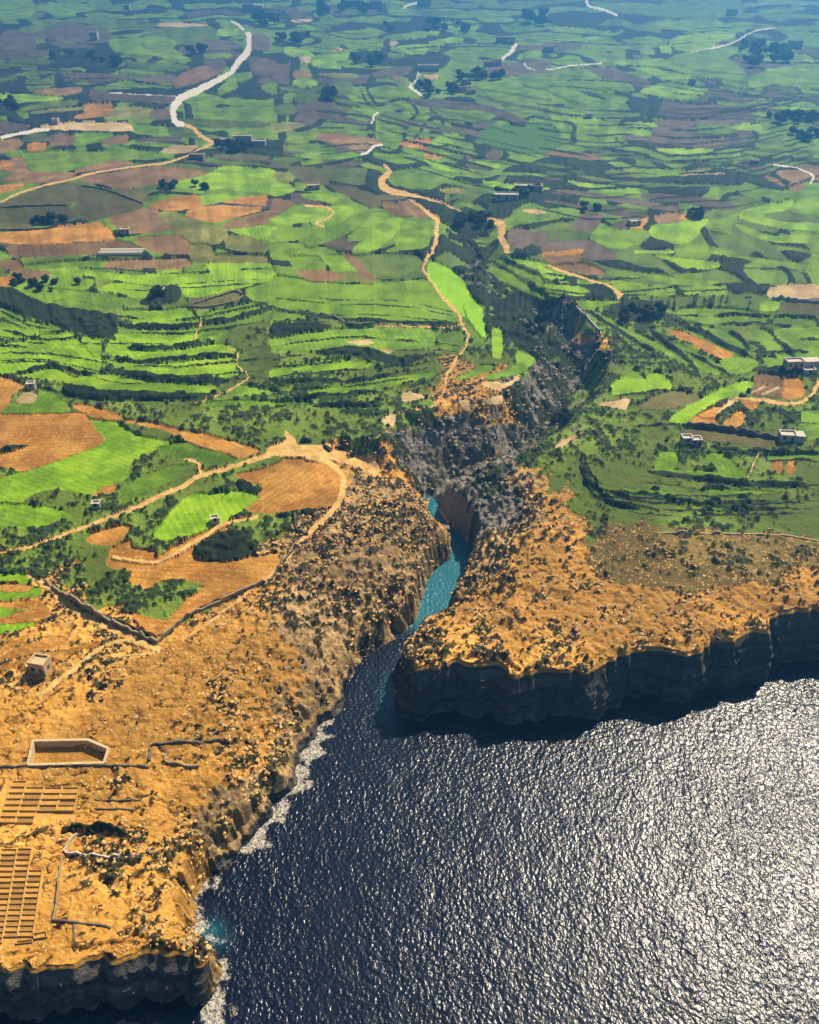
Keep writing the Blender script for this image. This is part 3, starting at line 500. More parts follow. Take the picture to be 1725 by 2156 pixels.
# unsurveyed strips carry the codes -1 .. -4 (the tail of this table)
# hedges and banks are narrow: grow each field outwards a little where nothing else is surveyed
fk = np.array([False] + [k.startswith(('crop_', 'soil_', 'dull_', 'vineyard')) for k, _ in SURVEY])
for it in range(4):
    for ax, sh in ((0, 1), (0, -1), (1, 1), (1, -1)):
        r2 = np.roll(raster, sh, ax)
        m = (raster == 0) & fk[r2]
        if it >= 2: m[:int((430 + MV) * RS)] = False
        raster[m] = r2[m]
kind_of_id = np.array([0] + [KI[k] for k, _ in SURVEY] + [KI[k] for k in ('soil_grey', 'crop_lime', 'crop_green', 'dull_grass')])

def survey_id(x, y, z):
    """which surveyed piece of ground a point belongs to; past the sheets the pattern is carried on by reflection"""
    w1 = np.clip(y / 400, .5, 2.5)
    xx = x + (fbm(x / 6, y / 6, 3, 31) - .5) * 1.5 * w1 + (fbm(x / 1.5, y / 1.5, 2, 33) - .5) * .9
    yy = y + (fbm(x / 6, y / 6, 3, 35) - .5) * 1.5 * w1 + (fbm(x / 1.5, y / 1.5, 2, 37) - .5) * .9
    def refl(t, n):
        t = np.mod(t, 2 * n); return np.where(t > n, 2 * n - t, t)
    def look(px, py, ras):
        u, v = proj(px, py, z)
        u = np.where((u > -MU) & (u < VW + MU), u, refl(u, VW)); v = np.where((v > -MV) & (v < VH + MV), v, refl(v, VH))
        cx = np.clip(((u + MU) * RS).astype(int), 0, RW - 1); cy = np.clip(((v + MV) * RS).astype(int), 0, RH - 1)
        return ras[cy, cx]
    piece = look(xx, yy, raster)
    # broad kinds of ground run into one another raggedly
    a1 = fbm(x / 16, y / 16, 5, 61, .7) - .5; a2 = fbm(x / 16, y / 16, 5, 67, .7) - .5
    zone = look(x + a1 * 52 * w1, y + a2 * 52 * w1, zraster)
    out = np.where(piece > 0, piece, zone)
    # far off, ground between the surveyed fields is itself cut into small terraced strips
    wild = (out == 0) & (y > 420)
    wb = np.interp(y, [420, 700, 1200, 2000], [11, 15, 26, 50])
    wob = fbm(x / 90, y / 160, 3, 71)
    b = (y + 75 * wob + 18 * fbm(x / 25, y / 60, 2, 73)) / wb
    bi = np.floor(b); bf = b - bi
    ln = wb * np.where(x > 40 + .04 * y, 4.5, 1.3) * (2.2 + 3.0 * vnoise(bi * 3.7, bi * 0 + .5, 75))
    a = (x + 20 * wob) / ln + 7.3 * _hash(bi.astype(np.int64), bi.astype(np.int64) * 0, 77)
    ai = np.floor(a); af = a - ai
    h1 = _hash(ai.astype(np.int64), bi.astype(np.int64), 79)
    width = np.where(x > 60, .60, .52) + np.where(x > 60, .22, .34) * _hash(ai.astype(np.int64), bi.astype(np.int64), 81)
    inside = wild & (bf < width) & (af > .04) & (af < .95) & (h1 < .86)
    code = np.where(h1 < .22, -1, np.where(h1 < .48, -2, np.where(h1 < .74, -3, -4)))
    return np.where(inside, code, out)

# ------------------------------------------------------------------ the ground sheet: finer near, coarser far
STEP_U = 2.05
us = np.arange(-150, VW + 150 + 1, STEP_U)
side = VW / 2 + 150 + np.cumsum(np.geomspace(6, 500, 30))
us = np.concatenate([VW / 2 - side[::-1], us, VW / 2 + side]) - VW / 2
vs_rows = np.concatenate([np.arange(2330, 1020, -2.0), np.arange(1020, 420, -1.7), np.arange(420, -36, -1.25)])
_, row_y, _ = hit(np.full(vs_rows.shape, VW / 2), vs_rows, lambda x, y: plateau_y(y))
far = np.geomspace(row_y[-1] * 1.012, 7000, 60)
near_rows = np.linspace(-200, row_y[0], 26)[:-1]
rows = np.concatenate([near_rows, row_y, far])
NR, NC = len(rows), len(us)
row_dep = np.maximum(rows * CP - (plateau_y(rows) - CAM_H) * SP, 60)
GX = (row_dep[:, None] * us[None, :] / FPX)
GY = np.repeat(rows[:, None], NC, 1)
h_s, d_w = shore_height(GX.ravel(), GY.ravel())
F_SH = shore_height.f.reshape(NR, NC)
h_s = h_s.reshape(NR, NC); d_w = d_w.reshape(NR, NC)
vid = survey_id(GX, GY, np.maximum(h_s, 0))
vk = kind_of_id[vid]

def kmask(*names):
    return np.isin(vk, [KI[n] for n in names if n in KI])
FIELD_KINDS = [k for k in KINDS if k.startswith(('crop_', 'soil_', 'pale_', 'dull_', 'vineyard'))]
fieldm = kmask(*FIELD_KINDS)
# each field lies more nearly level than the slope it is cut into
vid0 = np.maximum(vid, 0)
cnt = np.bincount(vid0.ravel(), minlength=len(SURVEY) + 1)
mean = np.bincount(vid0.ravel(), weights=h_s.ravel(), minlength=len(SURVEY) + 1) / np.maximum(cnt, 1)
lev = np.clip((mean[vid0] - h_s) * .5, -1.3, 1.3)
H = h_s + np.where(fieldm & (vid > 0) & (h_s > 3) & (GY < 2200), lev, 0)
H = np.where(kmask('pan_bed'), H - .32, H)
H = np.where(kmask('pit') & (h_s > 5), H - 1.7, H)

scale = np.clip(GY / 330, 0.55, 4.0)
def N(lx, ly, o, seed, g=.5): return fbm(GX / lx, GY / ly, o, seed, g)
n_big = N(22, 22, 3, 41)
sc_f = np.clip(GY / 380, 1, 3.5)
n3 = N(3.4 * sc_f, 3.4 * sc_f, 3, 42)
n1 = N(1.25 * sc_f, 1.25 * sc_f, 2, 43)
n8 = N(9, 9, 2, 44)
n_an = fbm((GX * .8 + GY * .55) / 2.6, (GY * .8 - GX * .55) / 1.1, 3, 45, .6)
VEG = np.zeros_like(H); disp = np.zeros_like(H)
bill = 1 - np.abs(2 * N(3.0 * sc_f, 3.0 * sc_f, 2, 46) - 1)
crack = 1 - sstep(.02, .075, np.abs(2 * fbm((GX + .5 * GY) / 9, (GY - .3 * GX) / 4.5, 4, 47, .6) - 1) )
crack = crack * sstep(.40, .55, n8)
m_scrub = kmask('scrub', 'gorge_scrub', 'ground_base')
tall = np.interp(GY, [0, 250, 450, 700, 1100, 1600], [.9, .9, .75, .5, .32, .28])
def blur(a, n):
    for ax in (0, 1):
        cs = np.cumsum(np.concatenate([np.repeat(a.take([0], ax), n + 1, ax), a, np.repeat(a.take([-1], ax), n, ax)], ax), ax)
        w = 2 * n + 1
        a = (cs.take(range(w, cs.shape[ax]), ax) - cs.take(range(0, cs.shape[ax] - w), ax)) / w
    return a
soft = blur(blur(m_scrub.astype(np.float64), 2), 1)
clump = sstep(.36, .56, N(7 * sc_f, 7 * sc_f, 3, 49, .6))
disp = np.where(m_scrub, (1.3 * n3 + 1.7 * bill * n8 + .8 * n1) * tall * (.22 + .95 * clump) * sstep(.15, .95, soft), disp)
VEG = np.where(m_scrub, np.clip(.55 + 1.6 * (n8 - .5) + .9 * (n3 - .5), 0, 1), VEG)
m = kmask('garrigue')
n_med = N(11, 11, 3, 48, .6)
vg = sstep(.525, .585, .40 * n_an + .14 * n1 + .20 * n_big + .26 * n_med)
crack2 = (1 - sstep(.02, .10, np.abs(2 * fbm((GX + .7 * GY) / 10, (GY - .5 * GX) / 3.2, 4, 57, .6) - 1))) * sstep(.38, .55, n8)
vg = np.maximum(vg, .85 * crack2)
disp = np.where(m, -.7 * crack2 + vg * (.15 + .6 * n1) + (n3 - .5) * 1.5 + (n1 - .5) * 1.0, disp); VEG = np.where(m, vg, VEG)
m = kmask('rock_slope')
vs2 = sstep(.50, .57, .42 * n_an + .18 * n1 + .15 * n_big + .25 * n_med)
vs2 = np.maximum(vs2, .85 * crack2)
disp = np.where(m, -1.0 * crack2 + vs2 * (.2 + .6 * n1) + (n3 - .5) * 2.2 + (n1 - .5) * 1.2, disp); VEG = np.where(m, vs2, VEG)
m = kmask('gorge_rock', 'gorge_wall')
vg3 = sstep(.5, .6, .5 * n3 + .3 * n8 + .2 * n_big)
disp = np.where(m, (n3 - .5) * 2.6 + (n1 - .5) * 1.6 + vg3 * .5, disp); VEG = np.where(m, vg3, VEG)
m = kmask('rock_flat', 'track')
vf = np.maximum(sstep(.555, .63, .5 * n_an + .25 * n3 + .25 * n_big), .9 * crack)
disp = np.where(kmask('rock_flat'), (n3 - .5) * .9 + (n1 - .5) * .5 + vf * .3 * n1 - .7 * crack, disp); VEG = np.where(m, vf, VEG)
m = kmask('meadow', 'olive_turf')
vm = sstep(.46, .60, .3 * n3 + .25 * n1 + .2 * n8 + .25 * n_big)
disp = np.where(m, vm * (.3 + 1.1 * n1) + (n3 - .5) * .5, disp) * np.where(m & (GY > 420), .45, 1); VEG = np.where(m, vm, VEG)
disp = np.where(fieldm, (n3 - .5) * .35 + (n1 - .5) * .12, disp)
VEG = np.where(fieldm, np.clip(.5 + 1.5 * (n8 - .5) + 1.0 * (n3 - .5), 0, 1), VEG)
# bedding steps in the bare rock
m = kmask('rock_slope', 'gorge_rock', 'garrigue') & (H > 1)
q = (H + (n8 - .5) * 2.6) / 1.4
led = (np.floor(q) + sstep(.55, 1.0, q - np.floor(q)) - q) * 1.4
cf = (F_SH > .8) & (d_w > -.5) & (d_w < 5) & (H > .5)
q2 = (h_s + (n8 - .5) * 1.5) / 3.1
led2 = (np.floor(q2) + sstep(.5, 1.0, q2 - np.floor(q2)) - q2) * 3.1
H = H + np.where(cf, led2 * .75, 0)
H = H + np.where(m & ~cf, led * np.where(kmask('garrigue'), .6, .85), 0)
H = H + np.where(kmask('rock_flat'), led * .22, 0)
disp *= sstep(-.5, 2.5, d_w) * np.where(GY > 1600, np.clip(1 - (GY - 1600) / 1500, .3, 1), 1)
H = H + np.where(h_s > .05, disp, 0)

def zat(x, y):
    """height of the finished ground at a point"""
    r = int(np.clip(np.searchsorted(rows, y), 1, NR - 1))
    if abs(rows[r - 1] - y) < abs(rows[r] - y): r -= 1
    c = int(np.clip(np.searchsorted(us, x * FPX / row_dep[r]), 0, NC - 1))
    return float(H[r, c])
def on_ground(u, v):
    """point of the smooth land seen at a place of the survey sheet, on the finished ground"""
    f = lambda a, b: shore_height(np.atleast_1d(a), np.atleast_1d(b), False)[0]
    x, y, z = hit(np.array([float(u)]), np.array([float(v)]), f)
    x, y = float(x[0]), float(y[0])
    return x, y, zat(x, y)

# ---- split the sheet into objects, quad by quad
qx = .25 * (GX[:-1, :-1] + GX[1:, :-1] + GX[:-1, 1:] + GX[1:, 1:]); qy = .25 * (GY[:-1, :-1] + GY[1:, :-1] + GY[:-1, 1:] + GY[1:, 1:])
qh = .25 * (h_s[:-1, :-1] + h_s[1:, :-1] + h_s[:-1, 1:] + h_s[1:, 1:])
qid = survey_id(qx, qy, np.maximum(qh, 0)); qk = kind_of_id[qid]
qmax = np.maximum(np.maximum(h_s[:-1, :-1], h_s[1:, :-1]), np.maximum(h_s[:-1, 1:], h_s[1:, 1:]))
keep = qmax > -1.5
dz = np.abs(h_s[1:, :-1] - h_s[:-1, :-1]) / np.maximum(np.abs(GY[1:, :-1] - GY[:-1, :-1]), .05)
dzx = np.abs(h_s[:-1, 1:] - h_s[:-1, :-1]) / np.maximum(np.abs(GX[:-1, 1:] - GX[:-1, :-1]), .05)
steep = (np.hypot(dz, dzx) > 1.5) & (qy < 420) & (d_w[:-1, :-1] < 9) & (F_SH[:-1, :-1] > .75)
VIDX = np.arange(NR * NC).reshape(NR, NC)
quads = np.stack([VIDX[:-1, :-1], VIDX[:-1, 1:], VIDX[1:, 1:], VIDX[1:, :-1]], -1)
PTS = np.stack([GX.ravel(), GY.ravel(), H.ravel()], 1).astype(np.float32)
VEGF = VEG.ravel().astype(np.float32)
TONE = n_big.ravel().astype(np.float32)

def sheet_mesh(name, mask, mats, midx=None, parent=None):
    q = quads[mask]
    uq, inv = np.unique(q.ravel(), return_inverse=True)
    me = bpy.data.meshes.new(name)
    nq = len(q)
    me.vertices.add(len(uq)); me.loops.add(nq * 4); me.polygons.add(nq)
    me.vertices.foreach_set('co', PTS[uq].ravel())
    me.loops.foreach_set('vertex_index', inv.astype(np.int32).ravel())
    me.polygons.foreach_set('loop_start', np.arange(0, nq * 4, 4, dtype=np.int32))
    me.polygons.foreach_set('use_smooth', np.ones(nq, bool))
    for m in mats: me.materials.append(m)
    if midx is not None: me.polygons.foreach_set('material_index', midx[mask].astype(np.int32))
    for an, av in (('veg', VEGF), ('tone', TONE)):
        a = me.attributes.new(an, 'FLOAT', 'POINT'); a.data.foreach_set('value', av[uq])
    me.update(calc_edges=True)
    o = bpy.data.objects.new(name, me); COL.objects.link(o)
    if parent: o.parent = parent
    return o

# ------------------------------------------------------------------ materials
def new_mat(name):
    m = bpy.data.materials.new(name); m.use_nodes = True
    nt = m.node_tree; b = nt.nodes['Principled BSDF']
    b.inputs['Roughness'].default_value = .9
    b.inputs['Specular IOR Level'].default_value = .12
    return m, nt, b
def nd(nt, t, **kw):
    n = nt.nodes.new(t)
    for k, v in kw.items():
        if k in n.inputs: n.inputs[k].default_value = v
        else: setattr(n, k, v)
    return n
def mixc(nt, fac, a, b, mode='MIX'):
    n = nt.nodes.new('ShaderNodeMix'); n.data_type = 'RGBA'; n.blend_type = mode
    for sck, val in ((n.inputs['Factor'], fac), (n.inputs[6], a), (n.inputs[7], b)):
        if hasattr(val, 'links') or isinstance(val, bpy.types.NodeSocket): nt.links.new(val, sck)
        elif isinstance(val, (int, float)): sck.default_value = val
        else: sck.default_value = (*val, 1)
    return n.outputs[2]
def noise(nt, scale, detail=3, rough=.55, dist=0.0, stretch=None, rot=0):
    tc = nd(nt, 'ShaderNodeTexCoord')
    src = tc.outputs['Object']
    if stretch:
        mp = nd(nt, 'ShaderNodeMapping'); mp.inputs['Scale'].default_value = stretch; mp.inputs['Rotation'].default_value = (0, 0, rot)
        nt.links.new(src, mp.inputs['Vector']); src = mp.outputs[0]
    n = nd(nt, 'ShaderNodeTexNoise'); n.inputs['Scale'].default_value = scale; n.inputs['Detail'].default_value = detail
    n.inputs['Roughness'].default_value = rough; n.inputs['Distortion'].default_value = dist
    nt.links.new(src, n.inputs['Vector']); return n.outputs['Fac']
def ramp(nt, fac, a, b):
    r = nd(nt, 'ShaderNodeMapRange'); r.clamp = True
    r.inputs['From Min'].default_value = a; r.inputs['From Max'].default_value = b
    nt.links.new(fac, r.inputs['Value']); return r.outputs[0]
def attr(nt, name):
    a = nd(nt, 'ShaderNodeAttribute'); a.attribute_name = name; return a.outputs['Fac']
def bump(nt, b, h, dist, strength=.6):
    n = nd(nt, 'ShaderNodeBump'); n.inputs['Distance'].default_value = dist; n.inputs['Strength'].default_value = strength
    nt.links.new(h, n.inputs['Height']); nt.links.new(n.outputs[0], b.inputs['Normal'])
def var(nt, col, amount=.35):
    """each field its own shade"""
    oi = nd(nt, 'ShaderNodeObjectInfo')
    r = nd(nt, 'ShaderNodeMapRange'); r.inputs['To Min'].default_value = 1 - amount; r.inputs['To Max'].default_value = 1 + amount * .6
    nt.links.new(oi.outputs['Random'], r.inputs['Value'])
    return mixc(nt, 1.0, col, r.outputs[0], 'MULTIPLY')

def crop_mat(name, c1, c2, c3, rows_k=.35, amount=.3):
    m, nt, b = new_mat(name)
    v = attr(nt, 'veg')
    col = mixc(nt, ramp(nt, v, .15, .85), c1, c2)
    st = noise(nt, .55, 4, .65, .4, (1, .45, 1), .5)
    col = mixc(nt, ramp(nt, st, .55, .78), col, c3)
    fine = noise(nt, 1.4, 3, .7)
    col = mixc(nt, rows_k, col, mixc(nt, ramp(nt, fine, .35, .7), (.35, .35, .35), (1.25, 1.25, 1.25)), 'MULTIPLY')
    if name not in ('dark scrub',):
        tc = nd(nt, 'ShaderNodeTexCoord'); oi = nd(nt, 'ShaderNodeObjectInfo')
        an = nd(nt, 'ShaderNodeMath'); an.operation = 'MULTIPLY'; an.inputs[1].default_value = 3.1
        nt.links.new(oi.outputs['Random'], an.inputs[0])
        vr = nd(nt, 'ShaderNodeVectorRotate'); vr.rotation_type = 'Z_AXIS'
        nt.links.new(tc.outputs['Object'], vr.inputs['Vector']); nt.links.new(an.outputs[0], vr.inputs['Angle'])
        wv = nd(nt, 'ShaderNodeTexWave'); wv.inputs['Scale'].default_value = .14; wv.inputs['Distortion'].default_value = 5.0; wv.inputs['Detail'].default_value = 2; wv.inputs['Detail Scale'].default_value = .6
        nt.links.new(vr.outputs[0], wv.inputs['Vector'])
        col = mixc(nt, .32, col, mixc(nt, wv.outputs['Fac'], (.62, .62, .62), (1.18, 1.18, 1.18)), 'MULTIPLY')
        big = noise(nt, .05, 4, .6, .5)
        col = mixc(nt, .8, col, mixc(nt, ramp(nt, big, .3, .7), (.70, .76, .72), (1.2, 1.14, 1.1)), 'MULTIPLY')
    nt.links.new(var(nt, col, amount), b.inputs['Base Color'])
    bump(nt, b, fine, .6, .5)
    return m
def rocky_mat(name, rock, rock2, green, green2, pale, thr=(.35, .65)):
    m, nt, b = new_mat(name)
    v = attr(nt, 'veg'); t = attr(nt, 'tone')
    fine = noise(nt, .9, 5, .7, .3); mid = noise(nt, .3, 4, .6, .5, (1, 2.2, 3), .6)
    r = mixc(nt, ramp(nt, mid, .38, .66), rock, rock2)
    r = mixc(nt, ramp(nt, fine, .56, .74), r, pale)
    g = mixc(nt, ramp(nt, fine, .35, .65), green, green2)
    add = nd(nt, 'ShaderNodeMath'); add.operation = 'ADD'
    nt.links.new(v, add.inputs[0])
    sh = nd(nt, 'ShaderNodeMath'); sh.operation = 'MULTIPLY_ADD'; sh.inputs[1].default_value = .9; sh.inputs[2].default_value = -.45
    nt.links.new(fine, sh.inputs[0]); nt.links.new(sh.outputs[0], add.inputs[1])
    col = mixc(nt, ramp(nt, add.outputs[0], *thr), r, g)
    tm = nd(nt, 'ShaderNodeMapRange'); tm.inputs['From Min'].default_value = .32; tm.inputs['From Max'].default_value = .68; tm.inputs['To Min'].default_value = .62; tm.inputs['To Max'].default_value = 1.25
    nt.links.new(t, tm.inputs['Value'])
    col = mixc(nt, 1.0, col, tm.outputs[0], 'MULTIPLY')
    nt.links.new(col, b.inputs['Base Color'])
    bump(nt, b, fine, .9, .8)
    return m
def flat_mat(name, col, col2, sc_=1.0, rough=.85, bm=.2):
    m, nt, b = new_mat(name)
    f = noise(nt, sc_, 4, .6)
    nt.links.new(mixc(nt, ramp(nt, f, .3, .7), col, col2), b.inputs['Base Color'])
    b.inputs['Roughness'].default_value = rough
    if bm: bump(nt, b, f, bm, .5)
    return m

M = {}
M['crop_lime'] = crop_mat('lime crop', (.12, .225, .006), (.225, .37, .010), (.27, .41, .018))
M['crop_vivid'] = crop_mat('young crop', (.20, .40, .008), (.24, .45, .010), (.26, .47, .012), .2, .05)
M['crop_green'] = crop_mat('green crop', (.085, .165, .008), (.165, .280, .014), (.21, .33, .020))
M['dull_grass'] = crop_mat('dull grass', (.058, .095, .012), (.108, .155, .020), (.14, .18, .032))
M['crop_yellow'] = crop_mat('ripe crop', (.14, .145, .022), (.24, .23, .05), (.30, .26, .08))
M['crop_olive'] = crop_mat('olive pasture', (.085, .080, .022), (.13, .115, .034), (.16, .15, .05))
M['soil_brown'] = crop_mat('brown soil', (.17, .095, .036), (.26, .155, .062), (.31, .19, .085))
M['soil_grey'] = crop_mat('grey soil', (.085, .062, .042), (.135, .10, .070), (.17, .13, .09))
M['soil_orange'] = crop_mat('orange soil', (.32, .14, .022), (.52, .25, .045), (.62, .35, .09), .6, .15)
M['pale_ground'] = crop_mat('pale ground', (.42, .28, .12), (.58, .42, .20), (.65, .5, .28))
M['meadow'] = rocky_mat('rough pasture', (.108, .190, .014), (.15, .170, .030), (.014, .026, .008), (.034, .058, .012), (.17, .165, .06), (.35, .85))
M['olive_turf'] = rocky_mat('dry turf', (.14, .108, .026), (.20, .125, .034), (.028, .034, .011), (.05, .052, .016), (.19, .14, .05), (.35, .85))
M['garrigue'] = rocky_mat('rocky scrubland', (.60, .305, .055), (.42, .195, .036), (.024, .026, .011), (.085, .068, .025), (.68, .45, .18), (.35, .7))
M['rock_slope'] = rocky_mat('weathered rock slope', (.42, .26, .095), (.25, .165, .075), (.03, .026, .014), (.085, .066, .032), (.52, .36, .19), (.38, .75))
M['gorge_rock'] = rocky_mat('gorge rock', (.19, .165, .125), (.105, .095, .078), (.022, .030, .014), (.045, .052, .022), (.46, .38, .27), (.35, .65))
M['rock_flat'] = rocky_mat('bare limestone shelf', (.60, .30, .050), (.46, .205, .033), (.05, .036, .014), (.13, .075, .022), (.70, .44, .14), (.4, .9))
M['pan_bed'] = rocky_mat('cut limestone', (.56, .29, .06), (.48, .23, .045), (.3, .15, .03), (.4, .2, .04), (.64, .40, .14))
M['scrub'] = crop_mat('dark scrub', (.008, .016, .007), (.020, .034, .010), (.035, .052, .016), .6, 0)
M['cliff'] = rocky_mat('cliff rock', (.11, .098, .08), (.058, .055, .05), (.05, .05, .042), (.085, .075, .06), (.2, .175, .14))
M['track_sand'] = flat_mat('sandy track', (.48, .27, .075), (.64, .40, .14), .5)
m_, nt_, b_ = new_mat('worn sandy track')
f1 = noise(nt_, .35, 5, .7, .6); f2 = noise(nt_, 1.6, 4, .7)
cc = mixc(nt_, ramp(nt_, f1, .36, .64), (.36, .20, .055), (.64, .40, .14))
cc = mixc(nt_, ramp(nt_, f2, .58, .76), cc, (.24, .15, .055))
nt_.links.new(cc, b_.inputs['Base Color']); bump(nt_, b_, f2, .5, .6)
M['track_sand'] = m_
M['track_pale'] = flat_mat('pale road', (.50, .44, .34), (.60, .54, .43), .5)

M['gorge_wall'] = M['gorge_rock']
# vineyard: straight rows
m, nt, b = new_mat('vineyard rows')
tc = nd(nt, 'ShaderNodeTexCoord'); wv = nd(nt, 'ShaderNodeTexWave'); wv.inputs['Scale'].default_value = .09; wv.inputs['Distortion'].default_value = 1.5
mp = nd(nt, 'ShaderNodeMapping'); mp.inputs['Rotation'].default_value = (0, 0, .5); nt.links.new(tc.outputs['Object'], mp.inputs['Vector']); nt.links.new(mp.outputs[0], wv.inputs['Vector'])
nt.links.new(mixc(nt, wv.outputs['Fac'], (.03, .085, .012), (.075, .165, .02)), b.inputs['Base Color'])
M['vineyard'] = m

# ------------------------------------------------------------------ objects of the ground
ZONES = ['meadow', 'olive_turf', 'garrigue', 'rock_slope', 'gorge_rock', 'rock_flat', 'pan_bed', 'pit', 'gorge_wall']
zone_mat = {k: i for i, k in enumerate(ZONES)}
midx = np.zeros(qk.shape, np.int32)
for k, i in zone_mat.items(): midx[qk == KI[k]] = i
scrub_q = keep & np.isin(qk, [KI['scrub'], KI['gorge_scrub'], 0]) & ~steep
cliff_q = keep & steep & ~np.isin(qk, [KI['pit'], KI['pan_bed']])
field_q = np.isin(qk, [KI[k] for k in FIELD_KINDS]) & ~steep
track_ids = {i + 1 for i, _, _ in TRACKS}
track_q = np.isin(qid, list(track_ids)) & ~steep & keep
ground_q = keep & ~scrub_q & ~cliff_q & ~field_q & ~track_q
ground = sheet_mesh('ground', ground_q, [M.get(k, M['rock_flat']) for k in ZONES], midx)
ground['kind'] = 'structure'; ground['label'] = 'rocky coastal ground rising inland with pasture, scrub and bare limestone'
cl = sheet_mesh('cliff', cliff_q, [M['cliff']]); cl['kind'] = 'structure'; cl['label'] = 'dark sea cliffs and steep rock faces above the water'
sb = sheet_mesh('scrub', scrub_q, [M['scrub']]); sb['kind'] = 'stuff'; sb['label'] = 'dark scrub and hedges along banks and terraces'
def cliff_face(i0, i1, label, seed, hmax=99.0):
    path = np.array(shore_xy[i0:i1 + 1])
    seg = np.hypot(*np.diff(path, axis=0).T); L = np.concatenate([[0], np.cumsum(seg)])
    s = np.arange(0, L[-1], .32)
    px = np.interp(s, L, path[:, 0]); py = np.interp(s, L, path[:, 1])
    for _ in range(3):                                    # soften the corners so that the normals do not cross
        px[1:-1] = .25 * px[:-2] + .5 * px[1:-1] + .25 * px[2:]; py[1:-1] = .25 * py[:-2] + .5 * py[1:-1] + .25 * py[2:]
    k = 9
    tx = np.interp(np.arange(len(s)) + k, np.arange(len(s)), px) - np.interp(np.arange(len(s)) - k, np.arange(len(s)), px)
    ty = np.interp(np.arange(len(s)) + k, np.arange(len(s)), py) - np.interp(np.arange(len(s)) - k, np.arange(len(s)), py)
    l = np.hypot(tx, ty) + 1e-9; nx, ny = ty / l, -tx / l          # the water lies to the right of the traced line
    T = np.arange(-9, 9, .25)
    X = px[:, None] + nx[:, None] * T; Y = py[:, None] + ny[:, None] * T
    hh = shore_height(X.ravel(), Y.ravel())[0].reshape(X.shape)
    top = np.minimum(plateau(px - nx * 4, py - ny * 4), hmax * (.2 + 1.3 * fbm(s / 9, s * 0, 4, seed + 9, .65)))
    lowc = hmax < 50
    def last(m): return np.where(m.any(1), T[len(T) - 1 - np.argmax(m[:, ::-1], 1)], 0.0)
    foot = last(hh > .4); brow = np.minimum(last(hh > .86 * top[:, None]), foot)
    def sm(a, n=3):
        for _ in range(n): a[1:-1] = .25 * a[:-2] + .5 * a[1:-1] + .25 * a[2:]
        return a
    foot, brow = sm(foot), sm(brow)
    NZ = 60; z = np.linspace(0, 1, NZ)
    SS = np.repeat(s[:, None], NZ, 1); ZZ = z[None, :] * (top[:, None] - .2) - (1 - z[None, :]) * .8
    strata = fbm(ZZ / 1.5 + .35 * fbm(SS / 9, ZZ / 5, 2, seed), SS * 0 + SS / 60, 3, seed + 1, .65)
    block = fbm(SS / 2.6, ZZ / 3.4, 3, seed + 2, .55); butt = fbm(SS / 8.0, ZZ / 25.0, 2, seed + 3)
    frac = sstep(.0, .09, np.abs(2 * fbm(SS / 3.5, ZZ / 16.0, 3, seed + 4) - 1))
    out = .25 + 1.7 * strata * sstep(.3, .7, block + .3 * (strata - .5)) + 1.6 * butt + 1.1 * block - .9 * (1 - frac)
    cave = sstep(.52, .66, fbm(SS / 7.0, SS * 0 + 3.3, 2, seed + 5)) * sstep(.42, .12, z[None, :] + .15 * (block - .5))
    out = np.maximum(out * (1 - .85 * cave) * (.6 if lowc else 1), .12) * sstep(1.0, .55, z)[None, :] - .5 * sstep(.93, 1, z)[None, :]
    off = foot[:, None] * (1 - z) + brow[:, None] * z + out
    V = np.stack([px[:, None] + nx[:, None] * off, py[:, None] + ny[:, None] * off, ZZ], -1).reshape(-1, 3).astype(np.float32)
    n = len(s); gi = np.arange(n * NZ).reshape(n, NZ)
    q = np.stack([gi[:-1, :-1], gi[1:, :-1], gi[1:, 1:], gi[:-1, 1:]], -1).reshape(-1, 4)
    me = bpy.data.meshes.new('cliff'); me.vertices.add(len(V)); me.loops.add(len(q) * 4); me.polygons.add(len(q))
    me.vertices.foreach_set('co', V.ravel()); me.loops.foreach_set('vertex_index', q.astype(np.int32).ravel()); me.polygons.foreach_set('loop_start', np.arange(0, len(q) * 4, 4, dtype=np.int32))
    for an, av in (('veg', np.clip((block * 1.4 - .3) * (z[None, :] < .8), 0, 1)), ('tone', strata)):
        a = me.attributes.new(an, 'FLOAT', 'POINT'); a.data.foreach_set('value', np.asarray(av, np.float32).ravel())
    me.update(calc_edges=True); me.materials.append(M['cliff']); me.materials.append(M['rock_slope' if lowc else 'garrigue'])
    me.polygons.foreach_set('material_index', np.tile((np.arange(NZ - 1) > NZ * (.6 if lowc else .90)).astype(np.int32), n - 1))  # low faces: lower part in dark rock as painted shade, lighter above
    o = bpy.data.objects.new('cliff', me); COL.objects.link(o); o['kind'] = 'structure'; o['label'] = label
SH0 = 2
iA = SH0 + [i for i, t in enumerate(SHORE) if t[0] == 842 and t[1] == 1470][0]
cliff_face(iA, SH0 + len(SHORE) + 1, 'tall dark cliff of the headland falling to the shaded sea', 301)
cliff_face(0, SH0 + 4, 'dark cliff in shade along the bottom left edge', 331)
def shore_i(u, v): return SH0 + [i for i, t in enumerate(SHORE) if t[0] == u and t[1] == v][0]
cliff_face(shore_i(460, 1837), shore_i(732, 1421), 'undercut rock along the foot of the left slope, its shade painted dark', 361, 7.0)  # shade at the slope's foot is painted with the dark cliff colour
FNAME = dict(crop_lime='green_field', crop_vivid='green_field', crop_green='green_field', dull_grass='grass_field', crop_yellow='ripening_field', crop_olive='grass_field', soil_brown='ploughed_field', soil_grey='ploughed_field', soil_orange='bare_field', pale_ground='pale_plot', vineyard='vineyard')
order = np.argsort(qid.ravel(), kind='stable'); sorted_id = qid.ravel()[order]
starts = np.searchsorted(sorted_id, np.arange(len(SURVEY) + 2))
okq = (keep & ~steep).ravel()
n_fields = 0
